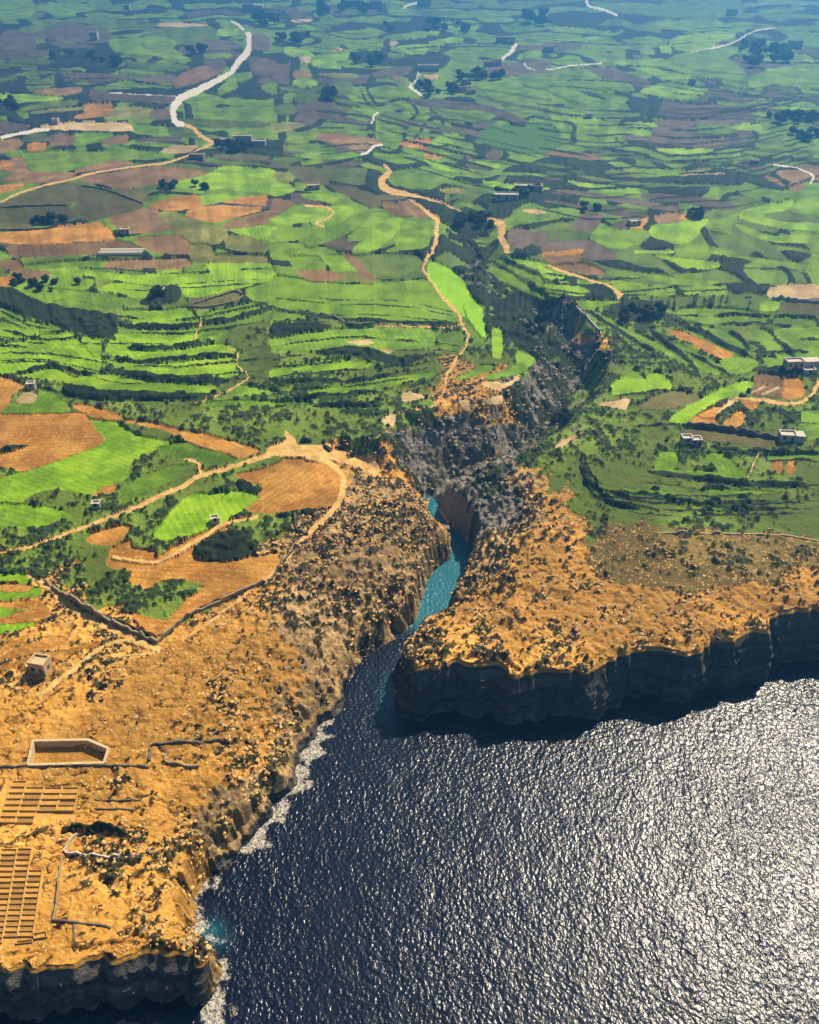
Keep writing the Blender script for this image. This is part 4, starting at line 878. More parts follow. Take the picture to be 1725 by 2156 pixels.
for n, (k, poly) in enumerate(SURVEY):
    if k not in FNAME: continue
    sel = order[starts[n + 1]:starts[n + 2]]
    mk = np.zeros(qid.size, bool); mk[sel] = True
    mk &= okq
    if mk.sum() < 6: continue
    sheet_mesh(FNAME[k], mk.reshape(qid.shape), [M[k]], None, ground); n_fields += 1
for i, label, mk in TRACKS:
    msk = (qid == i + 1) & track_q
    if msk.sum() < 6: continue
    o = sheet_mesh('road' if 'road' in label else ('footpath' if 'path' in label else 'lane' if 'lane' in label else 'track'), msk, [M[mk]])
    o['kind'] = 'structure'; o['label'] = label
for code, k, nm in ((-1, 'dull_grass', 'grass_strips'), (-2, 'crop_green', 'crop_strips'), (-3, 'crop_lime', 'crop_strips'), (-4, 'soil_grey', 'soil_strips')):
    msk = (qid == code) & keep & ~steep
    if msk.any():
        o = sheet_mesh(nm, msk, [M[k]], None, ground); o['kind'] = 'stuff'
print('fields', n_fields, 'quads', int(keep.sum()))

# ------------------------------------------------------------------ the sea and the creek
wu = np.concatenate([VW / 2 - side[::-1], np.arange(-150, VW + 151, 5.0), VW / 2 + side]) - VW / 2
wv_ = np.concatenate([np.linspace(-400, 40, 24), at_z(np.full(400, VW / 2), np.linspace(2300, 1020, 400), 0.0)[1]])
wd = np.maximum(wv_ * CP + CAM_H * SP, 60)
WX = wd[:, None] * wu[None] / FPX; WY = np.repeat(wv_[:, None], len(wu), 1)
dd, ii, tt = seg_dist(WX, WY, shore_xy)
wet = in_poly(WX, WY, shore_xy)
dsh = np.where(wet, dd, -dd)
dsh = dsh - np.interp(WY, [205, 235], [1, .28]) * ((fbm(WX / 8.0, WY / 8.0, 3, 5) - .5) * 4.2 + (fbm(WX / 2.4, WY / 2.4, 2, 9) - .5) * 2.4)
PU, PV = proj(WX, WY, 0 * WX)
creek = sstep(1345, 1300, PV) * sstep(800, 870, PU)
tq = np.exp(-((PU - 828) / 22) ** 2 - ((PV - 1470) / 45) ** 2) * .55 + np.exp(-((PU - 445) / 30) ** 2 - ((PV - 1965) / 26) ** 2) * .8
teal = np.clip(creek + tq * (.5 + fbm(WX / 4, WY / 4, 2, 51)), 0, 1)
left = (PU < 720) & (PV > 1440)
fw = np.interp(PV, [1440, 1500, 1620, 1700, 1800, 1950, 2100], [.8, 2.8, 4.6, 4.6, 4, 4.6, 5.5])
fm = np.where(left, sstep(1.0, .15, dsh / fw + (fbm(WX / 3.5, WY / 3.5, 3, 53) - .5) * 2.6 + (fbm(WX / 12, WY / 12, 2, 54) - .5) * 2.2), 0) * np.where((PU < 425) & (PV > 2070), 0, 1)
fm2 = np.where((PV < 1460) & (PV > 1270) & (PU < 900) & (PU > 700), sstep(1.0, .1, dsh / .8 + (fbm(WX / 2, WY / 2, 2, 55) - .5) * 1.2) * .7, 0)
foam = np.clip(fm + fm2, 0, 1) * .82
me = bpy.data.meshes.new('sea')
nr, nc = WX.shape
wi = np.arange(nr * nc).reshape(nr, nc)
wq = np.stack([wi[:-1, :-1], wi[:-1, 1:], wi[1:, 1:], wi[1:, :-1]], -1).reshape(-1, 4)
wk = (dsh[:-1, :-1].ravel() > -9)
wq = wq[wk]; uq, inv = np.unique(wq.ravel(), return_inverse=True)
me.vertices.add(len(uq)); me.loops.add(len(wq) * 4); me.polygons.add(len(wq))
me.vertices.foreach_set('co', np.stack([WX.ravel(), WY.ravel(), 0 * WX.ravel()], 1)[uq].astype(np.float32).ravel())
me.loops.foreach_set('vertex_index', inv.astype(np.int32)); me.polygons.foreach_set('loop_start', np.arange(0, len(wq) * 4, 4, dtype=np.int32))
me.polygons.foreach_set('use_smooth', np.ones(len(wq), bool))
for an, av in (('teal', teal), ('foam', foam)):
    a = me.attributes.new(an, 'FLOAT', 'POINT'); a.data.foreach_set('value', av.ravel()[uq].astype(np.float32))
me.update(calc_edges=True)
sea = bpy.data.objects.new('sea', me); COL.objects.link(sea); sea['kind'] = 'structure'; sea['label'] = 'dark blue rippled sea running into a narrow turquoise creek'
m, nt, b = new_mat('sea water')
b.inputs['Specular IOR Level'].default_value = .44
b.inputs['IOR'].default_value = 1.33
w1 = noise(nt, 1.05, 1.8, .5, .4, (1, .8, 1), .55); w2 = noise(nt, .22, 3, .5, 0, (1, .6, 1), .4)
foam_n = noise(nt, 1.5, 5, .8, .8)
fo = nd(nt, 'ShaderNodeMath'); fo.operation = 'MULTIPLY_ADD'; fo.inputs[1].default_value = 2.8; fo.inputs[2].default_value = -1.55
nt.links.new(foam_n, fo.inputs[0])
fa = nd(nt, 'ShaderNodeMath'); fa.operation = 'ADD'; nt.links.new(attr(nt, 'foam'), fa.inputs[0]); nt.links.new(fo.outputs[0], fa.inputs[1])
ff = ramp(nt, fa.outputs[0], .40, 1.0)
base = mixc(nt, attr(nt, 'teal'), (.0018, .0045, .0135), (.014, .105, .135))
nt.links.new(mixc(nt, ff, base, (.56, .49, .38)), b.inputs['Base Color'])
rg = nd(nt, 'ShaderNodeMapRange'); rg.inputs['To Min'].default_value = .27; rg.inputs['To Max'].default_value = .8
nt.links.new(ff, rg.inputs['Value']); nt.links.new(rg.outputs[0], b.inputs['Roughness'])
hs = nd(nt, 'ShaderNodeMath'); hs.operation = 'MULTIPLY_ADD'; hs.inputs[1].default_value = 1.2
nt.links.new(w2, hs.inputs[0]); nt.links.new(w1, hs.inputs[2])
calm = nd(nt, 'ShaderNodeMapRange'); calm.inputs['To Min'].default_value = 1.0; calm.inputs['To Max'].default_value = .9
nt.links.new(attr(nt, 'teal'), calm.inputs['Value'])
bn = nd(nt, 'ShaderNodeBump'); bn.inputs['Distance'].default_value = .40
gust = nd(nt, 'ShaderNodeMapRange'); gust.inputs['From Min'].default_value = .35; gust.inputs['From Max'].default_value = .65; gust.inputs['To Min'].default_value = .5; gust.inputs['To Max'].default_value = 1.0
nt.links.new(noise(nt, .024, 5, .62, 1.5, (1, .45, 1), .4), gust.inputs['Value'])
gm_ = nd(nt, 'ShaderNodeMath'); gm_.operation = 'MULTIPLY'; nt.links.new(calm.outputs[0], gm_.inputs[0]); nt.links.new(gust.outputs[0], gm_.inputs[1])
nt.links.new(gm_.outputs[0], bn.inputs['Strength']); nt.links.new(hs.outputs[0], bn.inputs['Height']); nt.links.new(bn.outputs[0], b.inputs['Normal'])
me.materials.append(m)

# ------------------------------------------------------------------ the air
def box_bm(x0, x1, y0, y1, z0, z1, name, mat, parent=None):
    v = [(x0, y0, z0), (x1, y0, z0), (x1, y1, z0), (x0, y1, z0), (x0, y0, z1), (x1, y0, z1), (x1, y1, z1), (x0, y1, z1)]
    f = [(0, 3, 2, 1), (4, 5, 6, 7), (0, 1, 5, 4), (1, 2, 6, 5), (2, 3, 7, 6), (3, 0, 4, 7)]
    me = bpy.data.meshes.new(name); me.from_pydata(v, [], f); me.update()
    if mat: me.materials.append(mat)
    o = bpy.data.objects.new(name, me); COL.objects.link(o)
    if parent: o.parent = parent
    return o
gxm = float(np.abs(GX).max()) + 60
m = bpy.data.materials.new('air'); m.use_nodes = True
nt = m.node_tree; nt.nodes.clear()
vo = nt.nodes.new('ShaderNodeOutputMaterial'); vp = nt.nodes.new('ShaderNodeVolumePrincipled')
vp.inputs['Color'].default_value = (.12, .47, 1.0, 1)
vp.inputs['Density'].default_value = .00074
vp.inputs['Anisotropy'].default_value = .74
nt.links.new(vp.outputs[0], vo.inputs['Volume'])
hz = box_bm(-gxm, gxm, -460, 7200, -6, 200, 'haze', m)
hz['kind'] = 'stuff'; hz['label'] = 'thin blue haze lying over the distant land'
# ------------------------------------------------------------------ things
def raw(name, verts, faces, mats, parent=None, midx=None, smooth=False):
    me = bpy.data.meshes.new(name); me.from_pydata([tuple(v) for v in verts], [], faces); me.update()
    for m in (mats if isinstance(mats, list) else [mats]): me.materials.append(m)
    if smooth: me.polygons.foreach_set('use_smooth', [True] * len(me.polygons))
    o = bpy.data.objects.new(name, me); COL.objects.link(o)
    if parent: o.parent = parent
    return o
def empty(name, loc, rz, label, cat, group=None):
    o = bpy.data.objects.new(name, None); COL.objects.link(o); o.location = loc; o.rotation_euler = (0, 0, rz)
    o.empty_display_size = .5
    o['label'] = label; o['category'] = cat
    if group: o['group'] = group
    return o
BOXF = [(0, 3, 2, 1), (4, 5, 6, 7), (0, 1, 5, 4), (1, 2, 6, 5), (2, 3, 7, 6), (3, 0, 4, 7)]
def boxv(x0, x1, y0, y1, z0, z1):
    return [(x0, y0, z0), (x1, y0, z0), (x1, y1, z0), (x0, y1, z0), (x0, y0, z1), (x1, y0, z1), (x1, y1, z1), (x0, y1, z1)]
class Boxes:
    def __init__(s): s.v = []; s.f = []
    def add(s, *b):
        n = len(s.v); s.v += boxv(*b); s.f += [tuple(i + n for i in q) for q in BOXF]; return s
    def build(s, name, mat, parent=None): return raw(name, s.v, s.f, mat, parent)

M['stone'] = flat_mat('yellow limestone', (.40, .29, .15), (.50, .37, .20), .8)
M['white_stone'] = flat_mat('whitewashed stone', (.40, .35, .27), (.50, .44, .35), .6)
M['grey_stone'] = flat_mat('grey rubble', (.20, .15, .09), (.32, .24, .14), 1.5)
M['dark_stone'] = flat_mat('lichened rubble', (.085, .075, .055), (.15, .13, .09), 1.5)
M['wood'] = flat_mat('painted wood', (.07, .10, .06), (.10, .13, .08), 2)
M['glass'] = flat_mat('window glass', (.012, .016, .02), (.02, .025, .03), 1, .15, 0)
M['bark'] = flat_mat('bark', (.06, .045, .03), (.10, .075, .05), 3)
M['leaf'] = flat_mat('dark leaves', (.010, .022, .008), (.028, .05, .014), .8)
M['leaf2'] = flat_mat('olive leaves', (.022, .034, .014), (.05, .065, .026), .8)
M['bush'] = flat_mat('low bush', (.014, .018, .008), (.040, .040, .016), .6)
M['boulder'] = flat_mat('grey boulder', (.10, .09, .075), (.24, .21, .17), .7)
M['slab'] = flat_mat('orange limestone block', (.40, .22, .065), (.62, .37, .13), .12)
M['pebble'] = flat_mat('tan stone', (.22, .15, .08), (.42, .30, .17), .7)
M['car_paint'] = flat_mat('dark car paint', (.012, .014, .02), (.014, .017, .024), 1, .25, 0)
M['car_white'] = flat_mat('white car paint', (.70, .70, .70), (.74, .74, .74), 1, .3, 0)
M['rubber'] = flat_mat('tyre rubber', (.012, .012, .012), (.02, .02, .02), 1, .8, 0)

# ---- salt pans: shallow trays cut side by side, each with its own rim
def pan(name, c, parent):
    """c: four ground corners, near left, near right, far right, far left"""
    c = [np.array(p) for p in c]
    z = max(zat(p[0], p[1]) for p in c) + .02
    mid = sum(c) / 4
    def ins(k): return [p + (mid - p) * k for p in c]
    wdt = np.hypot(*(c[0] - c[3])[:2]); k1 = min(.10, .055 / wdt * 2)
    top = z + .4; fl = z + .05
    rings = [[(p[0], p[1], z - .5) for p in ins(.01)], [(p[0], p[1], top) for p in ins(.01)], [(p[0], p[1], top) for p in ins(k1)], [(p[0], p[1], fl) for p in ins(k1 + .04)]]
    vtx = [tuple(a - b for a, b in zip(p, parent.location)) for r in rings for p in r]
    f = []
    for r in range(3):
        for i in range(4):
            j = (i + 1) % 4
            f.append((r * 4 + i, r * 4 + j, r * 4 + 4 + j, r * 4 + 4 + i))
    f.append((12, 13, 14, 15))
    return raw(name, vtx, f, [M['pan_rim'], M['pan_floor']], parent, None) 
M['pan_rim'] = flat_mat('cut stone rim', (.40, .22, .055), (.56, .33, .095), .9)
M['pan_floor'] = flat_mat('drying pan floor', (.34, .17, .034), (.50, .26, .055), .35)
M['pan_wet'] = flat_mat('damp pan floor', (.22, .115, .03), (.30, .16, .04), .5)
def gpt(sheet, x, y):
    u, v = cv(sheet, [(x, y)])[0]
    X, Y, Z = hit(np.array([u]), np.array([v])); return np.array([X[0], Y[0]])
def pan_grid(label, cells, wet=.1):
    ox, oy = cells[0][0]
    o = gpt('J', ox, oy)
    e = empty('salt_pans', (o[0], o[1], zat(o[0], o[1])), 0, label, 'salt pans')
    for c in cells:
        q = [gpt('J', *p) for p in c]
        p = pan('pan', q, e)
        p.data.polygons[len(p.data.polygons) - 1].material_index = 1
        if random.random() < wet: p.data.materials[1] = M['pan_wet']
    return e
def cols(edges, y):
    return [np.interp(y, [a[0] for a in e], [a[1] for a in e]) for e in edges]
e1 = [[(85, 78), (350, -14)], [(85, 170), (350, 92)], [(85, 292), (350, 208)], [(85, 405), (350, 328)], [(85, 510), (350, 448)]]
cells = []
for r in range(7):
    y0 = 84 + r * 37.5; y1 = y0 + 37.5
    a, b = cols(e1, y1), cols(e1, y0)
    for k in range(4):
        if (k >= 2 and not 1 <= r <= 4) or (k == 1 and r == 0) or (k == 0 and r in (0,) and False): continue
        dy = (k - 1) * 1.5
        cells.append([(a[k], y1 + dy), (a[k + 1], y1 + dy), (b[k + 1], y0 + dy), (b[k], y0 + dy)])
pan_grid('upper block of small rectangular salt pans on the orange rock shelf', cells, .2)
e2 = [[(500, -90), (1130, -170)], [(500, 8), (1130, -82)], [(500, 112), (1130, 8)], [(500, 204), (1130, 98)], [(500, 290), (1130, 200)]]
cells = []
for r in range(17):
    y0 = 512 + r * 34.8; y1 = y0 + 34.8
    a, b = cols(e2, y1), cols(e2, y0)
    for k in range(4):
        if k == 3 and not 4 <= r <= 15: continue
        if k == 2 and r == 16: continue
        dy = -(k - 1) * 3.0
        cells.append([(a[k], y1 + dy), (a[k + 1], y1 + dy), (b[k + 1], y0 + dy), (b[k], y0 + dy)])
pan_grid('long lower block of salt pans beside the bottom left edge', cells, .45)
cells = [[(215, 1082), (300, 1068), (292, 1035), (205, 1048)], [(100, 1112), (205, 1098), (210, 1082), (100, 1096)]]
pan_grid('few loose salt pans at the foot of the long block', cells, 0)

# ---- dry stone walls
def wall(sheet, s, h, t, mat, label):
    t *= .7
    uv = smooth_poly(cv(sheet, pairs(s)), 6, closed=False) if len(pairs(s)) > 2 else np.array(cv(sheet, pairs(s)))
    if len(uv) == 2: uv = np.linspace(uv[0], uv[1], 14)
    f = lambda a, b: shore_height(np.atleast_1d(a), np.atleast_1d(b), False)[0]
    X, Y, Z = hit(uv[:, 0], uv[:, 1], f)
    p = np.stack([X, Y], 1)
    seg = np.hypot(*np.diff(p, axis=0).T); L = np.concatenate([[0], np.cumsum(seg)])
    n = max(4, min(140, int(L[-1] / 1.1)))
    tt = np.linspace(0, L[-1], n)
    p = np.stack([np.interp(tt, L, p[:, 0]), np.interp(tt, L, p[:, 1])], 1)
    d = np.gradient(p, axis=0); d /= np.hypot(d[:, 0], d[:, 1])[:, None] + 1e-9
    nn = np.stack([-d[:, 1], d[:, 0]], 1)
    base = np.array([p[0, 0], p[0, 1], zat(*p[0])]); v = []; fc = []
    for i in range(n):
        z = zat(*p[i]); hh = .7 * h * random.uniform(.7, 1.2); j = random.uniform(-.12, .12)
        a = p[i] + nn[i] * (t / 2 + j); b = p[i] - nn[i] * (t / 2 - j)
        ta = p[i] + nn[i] * (t * .36 + j); tb = p[i] - nn[i] * (t * .36 - j)
        v += [(a[0], a[1], z - .6), (ta[0], ta[1], z + hh), (tb[0], tb[1], z + hh), (b[0], b[1], z - .6)]
    for i in range(n - 1):
        for k in range(3): fc.append((i * 4 + k, i * 4 + k + 1, i * 4 + 5 + k, i * 4 + 4 + k))
    fc += [(0, 1, 2, 3), (n * 4 - 4, n * 4 - 1, n * 4 - 2, n * 4 - 3)]
    v = [(a - base[0], b - base[1], c - base[2]) for a, b, c in v]
    o = raw('stone_wall', v, fc, M[mat]); o.location = base
    o['label'] = label; o['category'] = 'stone wall'
for a in [('J', '495,405 405,530 580,555 760,580', 1.0, .7, 'white_stone', 'pale angled stone wall on the rock below the dark gully'),
 ('J', '340,960 520,980 700,1005', .6, .6, 'dark_stone', 'low dark wall right of the long salt pans'), ('J', '470,985 470,1140', .6, .6, 'dark_stone', 'short dark wall running down from the low wall by the pans'),
 ('J', '390,560 365,800 335,960', .7, .6, 'grey_stone', 'grey wall parallel to the right side of the long salt pans'), ('J', '600,205 890,207', .5, .5, 'dark_stone', 'upper of two faint walls right of the small salt pans'),
 ('J', '600,258 870,260', .5, .5, 'dark_stone', 'lower of two faint walls right of the small salt pans'), ('G', '950,1490 948,1580', 1.1, .8, 'dark_stone', 'short dark wall right of the sunken tank'),
 ('G', '1060,1500 1050,1585 1260,1605', 1.0, .7, 'grey_stone', 'bent grey wall right of the sunken tank'), ('G', '960,1468 1180,1455 1400,1440', 1.0, .8, 'dark_stone', 'dark wall across the rock above the sunken tank corner'),
 ('G', '290,440 400,530 550,620 700,700 860,770 1000,830', 2.0, 1.1, 'grey_stone', 'long pale capped stone wall beside the sloping orange track'), ('G', '1000,825 1150,690 1300,610 1500,520 1725,420', 1.5, .9, 'grey_stone', 'grey stone wall climbing right along the big orange plot'),
 ('H', '-10,420 60,320 130,240 230,160 150,100 140,20', 1.3, .9, 'dark_stone', 'curved wall at the edge of the orange ground near the gorge slope'), ('F', '1430,274 1580,284 1740,297', 2.2, 1.2, 'white_stone', 'white wall below the striped tan plot at the right edge'),
 ('F', '1340,1262 1270,1410', 1.0, .9, 'stone', 'pale wall dividing the green plots below the huts'), ('I', '680,130 900,138 1150,140 1400,146 1560,155 1740,190', .5, .6, 'stone', 'long thin pale wall across the turf above the headland'),
 ('E', '620,440 480,440 430,405 300,360', 1.0, .9, 'grey_stone', 'field wall at the lower edge of the bright crop'), ('D', '1210,310 1330,270 1490,222 1530,245', 1.3, 1.0, 'grey_stone', 'pale walls around the small terraced enclosure'),
 ('D', '1205,322 1300,325 1480,292 1535,252', 1.2, .9, 'grey_stone', 'lower wall of the small terraced enclosure'), ('A', '10,1312 200,1302 330,1296 420,1296', 1.3, 1.4, 'dark_stone', 'dark wall between the two olive fields at the left edge'),
 ('A', '520,1172 640,1190 760,1230 900,1285', 1.3, 1.4, 'dark_stone', 'dark wall below the big brown field'), ('A', '0,1455 200,1450 350,1432', 1.4, 1.4, 'dark_stone', 'dark wall above the orange field at the left edge'),
 ('F', '860,1072 1000,1082 1200,1112 1480,1160', 1.4, 1.2, 'dark_stone', 'dark wall along the lower edge of the garden plots'), ('G', '0,1607 330,1606 640,1603 940,1608', .7, .7, 'dark_stone', 'low dark wall below the sunken tank'),
 ('F', '190,330 240,370 330,470 345,500', 1.1, .8, 'white_stone', 'pale crest of stones on the spur right of the gorge')]:
    wall(*a)
def tank_wall():
    pts = cv('G', pairs('212,1452 560,1447 688,1502 660,1592 178,1604 212,1452'))
    vv = []; ff = []
    for (a, b), (c, d) in zip(pts[:-1], pts[1:]):
        p = gpt('V', a, b); q = gpt('V', c, d)
        for k in range(8):
            s = p + (q - p) * k / 8; e = p + (q - p) * (k + 1) / 8
            n = np.array([-(q - p)[1], (q - p)[0]]); n = n / np.hypot(*n) * .35
            z = max(plateau(s[0], s[1]), plateau(e[0], e[1])); i = len(vv)
            for w in (s - n, e - n, e + n, s + n): vv.append((w[0], w[1], z - 3))
            for w in (s - n, e - n, e + n, s + n): vv.append((w[0], w[1], z + .55 + .1 * random.random()))
            ff += [tuple(i + t for t in f4) for f4 in BOXF]
    base = vv[0]
    o = raw('tank_wall', [(a - base[0], b - base[1], c - base[2]) for a, b, c in vv], ff, M['stone']); o.location = base
    o['label'] = 'stone lined sunken rectangular tank cut into the orange rock'; o['category'] = 'stone tank'
tank_wall()

# ---- buildings
def house(u, v, w, d, h, rz, mat, label, cat='house', n_win=2, wing=None, name='house', door=True, flat=True, roofmat=None):
    x, y, z = on_ground(u, v)
    k = .6 if y > 600 else (.66 if y > 330 else .82)
    w *= k; d *= k; h *= max(k * .95, .7)
    e = empty(name, (x, y, z - .3), rz, label, cat)
    b = Boxes(); b.add(-w / 2, w / 2, -d / 2, d / 2, -1.0, h)
    if wing: b.add(w / 2 - .003, w / 2 + wing[0], -d / 2 + wing[3], -d / 2 + wing[1] + wing[3], -1.0, wing[2])
    b.build('wall', M[mat], e)
    r = Boxes()
    p = .35                                              # parapet round a flat roof
    r.add(-w / 2 - .05, w / 2 + .05, -d / 2 - .05, -d / 2 + p, h, h + .7).add(-w / 2 - .05, w / 2 + .05, d / 2 - p, d / 2 + .05, h, h + .7)
    r.add(-w / 2 - .05, -w / 2 + p, -d / 2 + p, d / 2 - p, h, h + .7).add(w / 2 - p, w / 2 + .05, -d / 2 + p, d / 2 - p, h, h + .7)
    r.add(-w / 2 + p, w / 2 - p, -d / 2 + p, d / 2 - p, h, h + .12)
    if wing: r.add(w / 2 + .05, w / 2 + wing[0] + .1, -d / 2 + wing[3] - .1, -d / 2 + wing[1] + wing[3] + .1, wing[2], wing[2] + .3)
    r.build('roof', M[roofmat or mat], e)
    floors = 2 if h > 5.5 else 1
    for fl in range(floors):
        for i in range(n_win):
            cx = -w / 2 + w * (i + .5) / n_win
            if door and fl == 0 and i == n_win // 2: continue
            z0 = 1.3 + fl * h / 2
            q = Boxes().add(cx - .55, cx + .55, -d / 2 - .06, -d / 2 + .02, z0, z0 + 1.3).build('window', M['wood'], e)
            Boxes().add(cx - .43, cx + .43, -d / 2 - .09, -d / 2 - .05, z0 + .12, z0 + 1.18).build('pane', M['glass'], q)
    for s in (-1, 1):
        q = Boxes().add(s * w / 2 - .06 if s < 0 else s * w / 2 - .02, s * w / 2 + .02 if s < 0 else s * w / 2 + .06, -.5, .5, 1.3, 2.5).build('window', M['wood'], e)
    if door:
        cx = -w / 2 + w * (n_win // 2 + .5) / n_win
        Boxes().add(cx - .6, cx + .6, -d / 2 - .08, -d / 2 + .02, .1, 2.4).build('door', M['wood'], e)
    return e
house(88, 1408, 5.6, 4.6, 4.6, math.radians(-12), 'stone', 'square stone hut in its own shade beside the orange track', 'stone hut', 2)
house(1444, 934, 4.6, 4, 2.8, .05, 'white_stone', 'left of two white roofed huts among the green plots', 'hut', 1, name='hut', door=False)
house(1464, 936, 4.6, 4, 2.8, .05, 'white_stone', 'right of two white roofed huts among the green plots', 'hut', 2, name='hut')
house(1656, 926, 7, 5, 3.2, -.1, 'white_stone', 'pale farm hut beside the dark plot wall on the right', 'hut', 2, wing=(3, 4, 2.4, .5), name='hut')
house(1668, 780, 9, 5, 3.6, .1, 'white_stone', 'pale stone farmhouse on the lane at the right edge', 'farmhouse', 3, wing=(7, 4, 2.6, .6), name='farmhouse')
house(1700, 786, 6, 5, 3.0, .1, 'white_stone', 'low white roofed shed right of the farmhouse on the lane', 'shed', 1, name='shed', door=False)
house(67, 816, 4, 3.6, 2.6, .2, 'white_stone', 'small pale hut at the tip of the orange field', 'hut', 1, name='hut', door=False)
house(341, 623, 5, 4.5, 3.2, 0, 'white_stone', 'small white hut among dark trees between green terraces', 'hut', 2, name='hut')
house(204, 1067, 3.4, 3, 2.3, .1, 'white_stone', 'tiny white shed in the rough ground above the sandy road', 'shed', 1, name='shed', door=False)
house(453, 1098, 3.4, 3, 2.2, .3, 'white_stone', 'tiny pale shed between the lime crop and the scrub oval', 'shed', 1, name='shed', door=False)
house(265, 494, 7, 6, 3.6, .2, 'white_stone', 'small stone hut at the corner of the orange and brown fields', 'hut', 2, name='hut')
house(416, 333, 17, 10, 6, -.1, 'grey_stone', 'dark grey farm building beside the long straight lane', 'farm building', 4, name='farm_building')
house(478, 302, 20, 10, 5, 0, 'white_stone', 'left block of the long low farm among dark trees', 'farm building', 4, name='farm_building')
house(512, 299, 22, 9, 6.5, .1, 'white_stone', 'middle and tallest block of the long low farm', 'farm building', 4, name='farm_building')
house(546, 306, 16, 9, 4.5, 0, 'white_stone', 'right block of the long low farm among dark trees', 'farm building', 3, name='farm_building')
house(524, 24, 26, 16, 13, 0, 'white_stone', 'large white farmhouse at the far end of the pale road', 'farmhouse', 4, wing=(12, 12, 8, 2), name='farmhouse')
house(792, 17, 30, 18, 14, 0, 'white_stone', 'big pale block beyond the trees at the top edge', 'house', 5)
house(893, 12, 34, 18, 15, 0, 'white_stone', 'pale block above the winding lane at the top edge', 'house', 5)
house(746, 12, 24, 14, 10, 0, 'white_stone', 'low white house left of the big pale block', 'house', 4)
house(902, 149, 34, 12, 7, 0, 'white_stone', 'long white roofed house in the middle of the far fields', 'house', 6)
house(1058, 89, 24, 12, 8, 0, 'white_stone', 'left white house of the far row by the sloping lane', 'house', 4)
house(1074, 91, 18, 12, 9.5, 0, 'white_stone', 'right white house of the far row by the sloping lane', 'house', 3)
house(1030, 142, 18, 10, 6, .05, 'stone', 'left stone house below the sloping lane', 'house', 3)
house(1046, 140, 15, 10, 7.5, .05, 'white_stone', 'right white house below the sloping lane', 'house', 3)
house(977, 192, 18, 11, 6, .2, 'stone', 'ruined orange stone house in the dark trees', 'house', 3)
house(992, 197, 12, 9, 4.5, .2, 'stone', 'lower annex right of the ruined orange stone house', 'house', 2)
house(1113, 404, 26, 9, 4, -.1, 'white_stone', 'long white roofed shed right of the valley', 'shed', 4, name='shed')
house(1066, 422, 22, 9, 4, -.05, 'white_stone', 'white roofed shed nearer the valley floor', 'shed', 3, name='shed')
house(1464, 454, 12, 9, 5, .2, 'grey_stone', 'grey barn in dark trees above the lime terraces', 'barn', 2, name='barn')
house(1335, 473, 10, 7, 3.4, .3, 'white_stone', 'small pale barn beside the orange strip', 'barn', 2, name='barn')
house(1541, 30, 20, 14, 10, 0, 'white_stone', 'lone white house on the far right ridge', 'house', 3)
house(1673, 101, 22, 14, 9, 0, 'white_stone', 'pale house among blue trees at the far right', 'house', 3)
house(1457, 179, 9, 8, 5, 0, 'white_stone', 'tiny white hut on the far striped hill', 'hut', 1, name='hut', door=False)
house(1154, 109, 18, 12, 7, 0, 'white_stone', 'pale house right of the far dark field', 'house', 3)
house(1240, 246, 9, 8, 4.5, 0, 'white_stone', 'small white hut on the green striped terraces', 'hut', 1, name='hut', door=False)
house(200, 84, 14, 12, 11, 0, 'white_stone', 'narrow white house beside the far grey field', 'house', 2)
house(118, 259, 8, 8, 5.5, 0, 'white_stone', 'small white pump house by the pale strip on the left', 'hut', 1, name='hut', door=False)
house(268, 20, 14, 10, 8, 0, 'white_stone', 'white cottage in the far left fields', 'house', 2)
house(660, 397, 12, 8, 3.5, .2, 'stone', 'ruined stone hut above the curling footpath', 'ruin', 2, name='ruin')
house(1590, 344, 8, 7, 4, 0, 'white_stone', 'small white hut beside the far right grey terraces', 'hut', 1, name='hut', door=False)

# greenhouse strip on the left
x, y, z = on_ground(255, 536)
e = empty('greenhouse', (x, y, z), .03, 'long low white greenhouse on the edge of the brown field', 'greenhouse')
for i in range(2):
    b = Boxes()
    oy = i * 5.2
    vv = []; ff = []
    for k in range(9):
        t = math.pi * k / 8
        for xx in (-14, 14): vv.append((xx, oy - 2.4 * math.cos(t), 2.4 * math.sin(t) + .3))
    for k in range(8): ff.append((2 * k, 2 * k + 1, 2 * k + 3, 2 * k + 2))
    ff += [tuple(range(0, 18, 2)), tuple(range(17, 0, -2))]
    raw('tunnel', [(a * .8, b * .8, c * .7) for a, b, c in vv], ff, M['white_stone'], e)
    for xx in (-11.25, 11.25): Boxes().add(xx - .02, xx + .02, oy * .8 - .6, oy * .8 + .6, .2, 1.6).build('door', M['glass'], e)

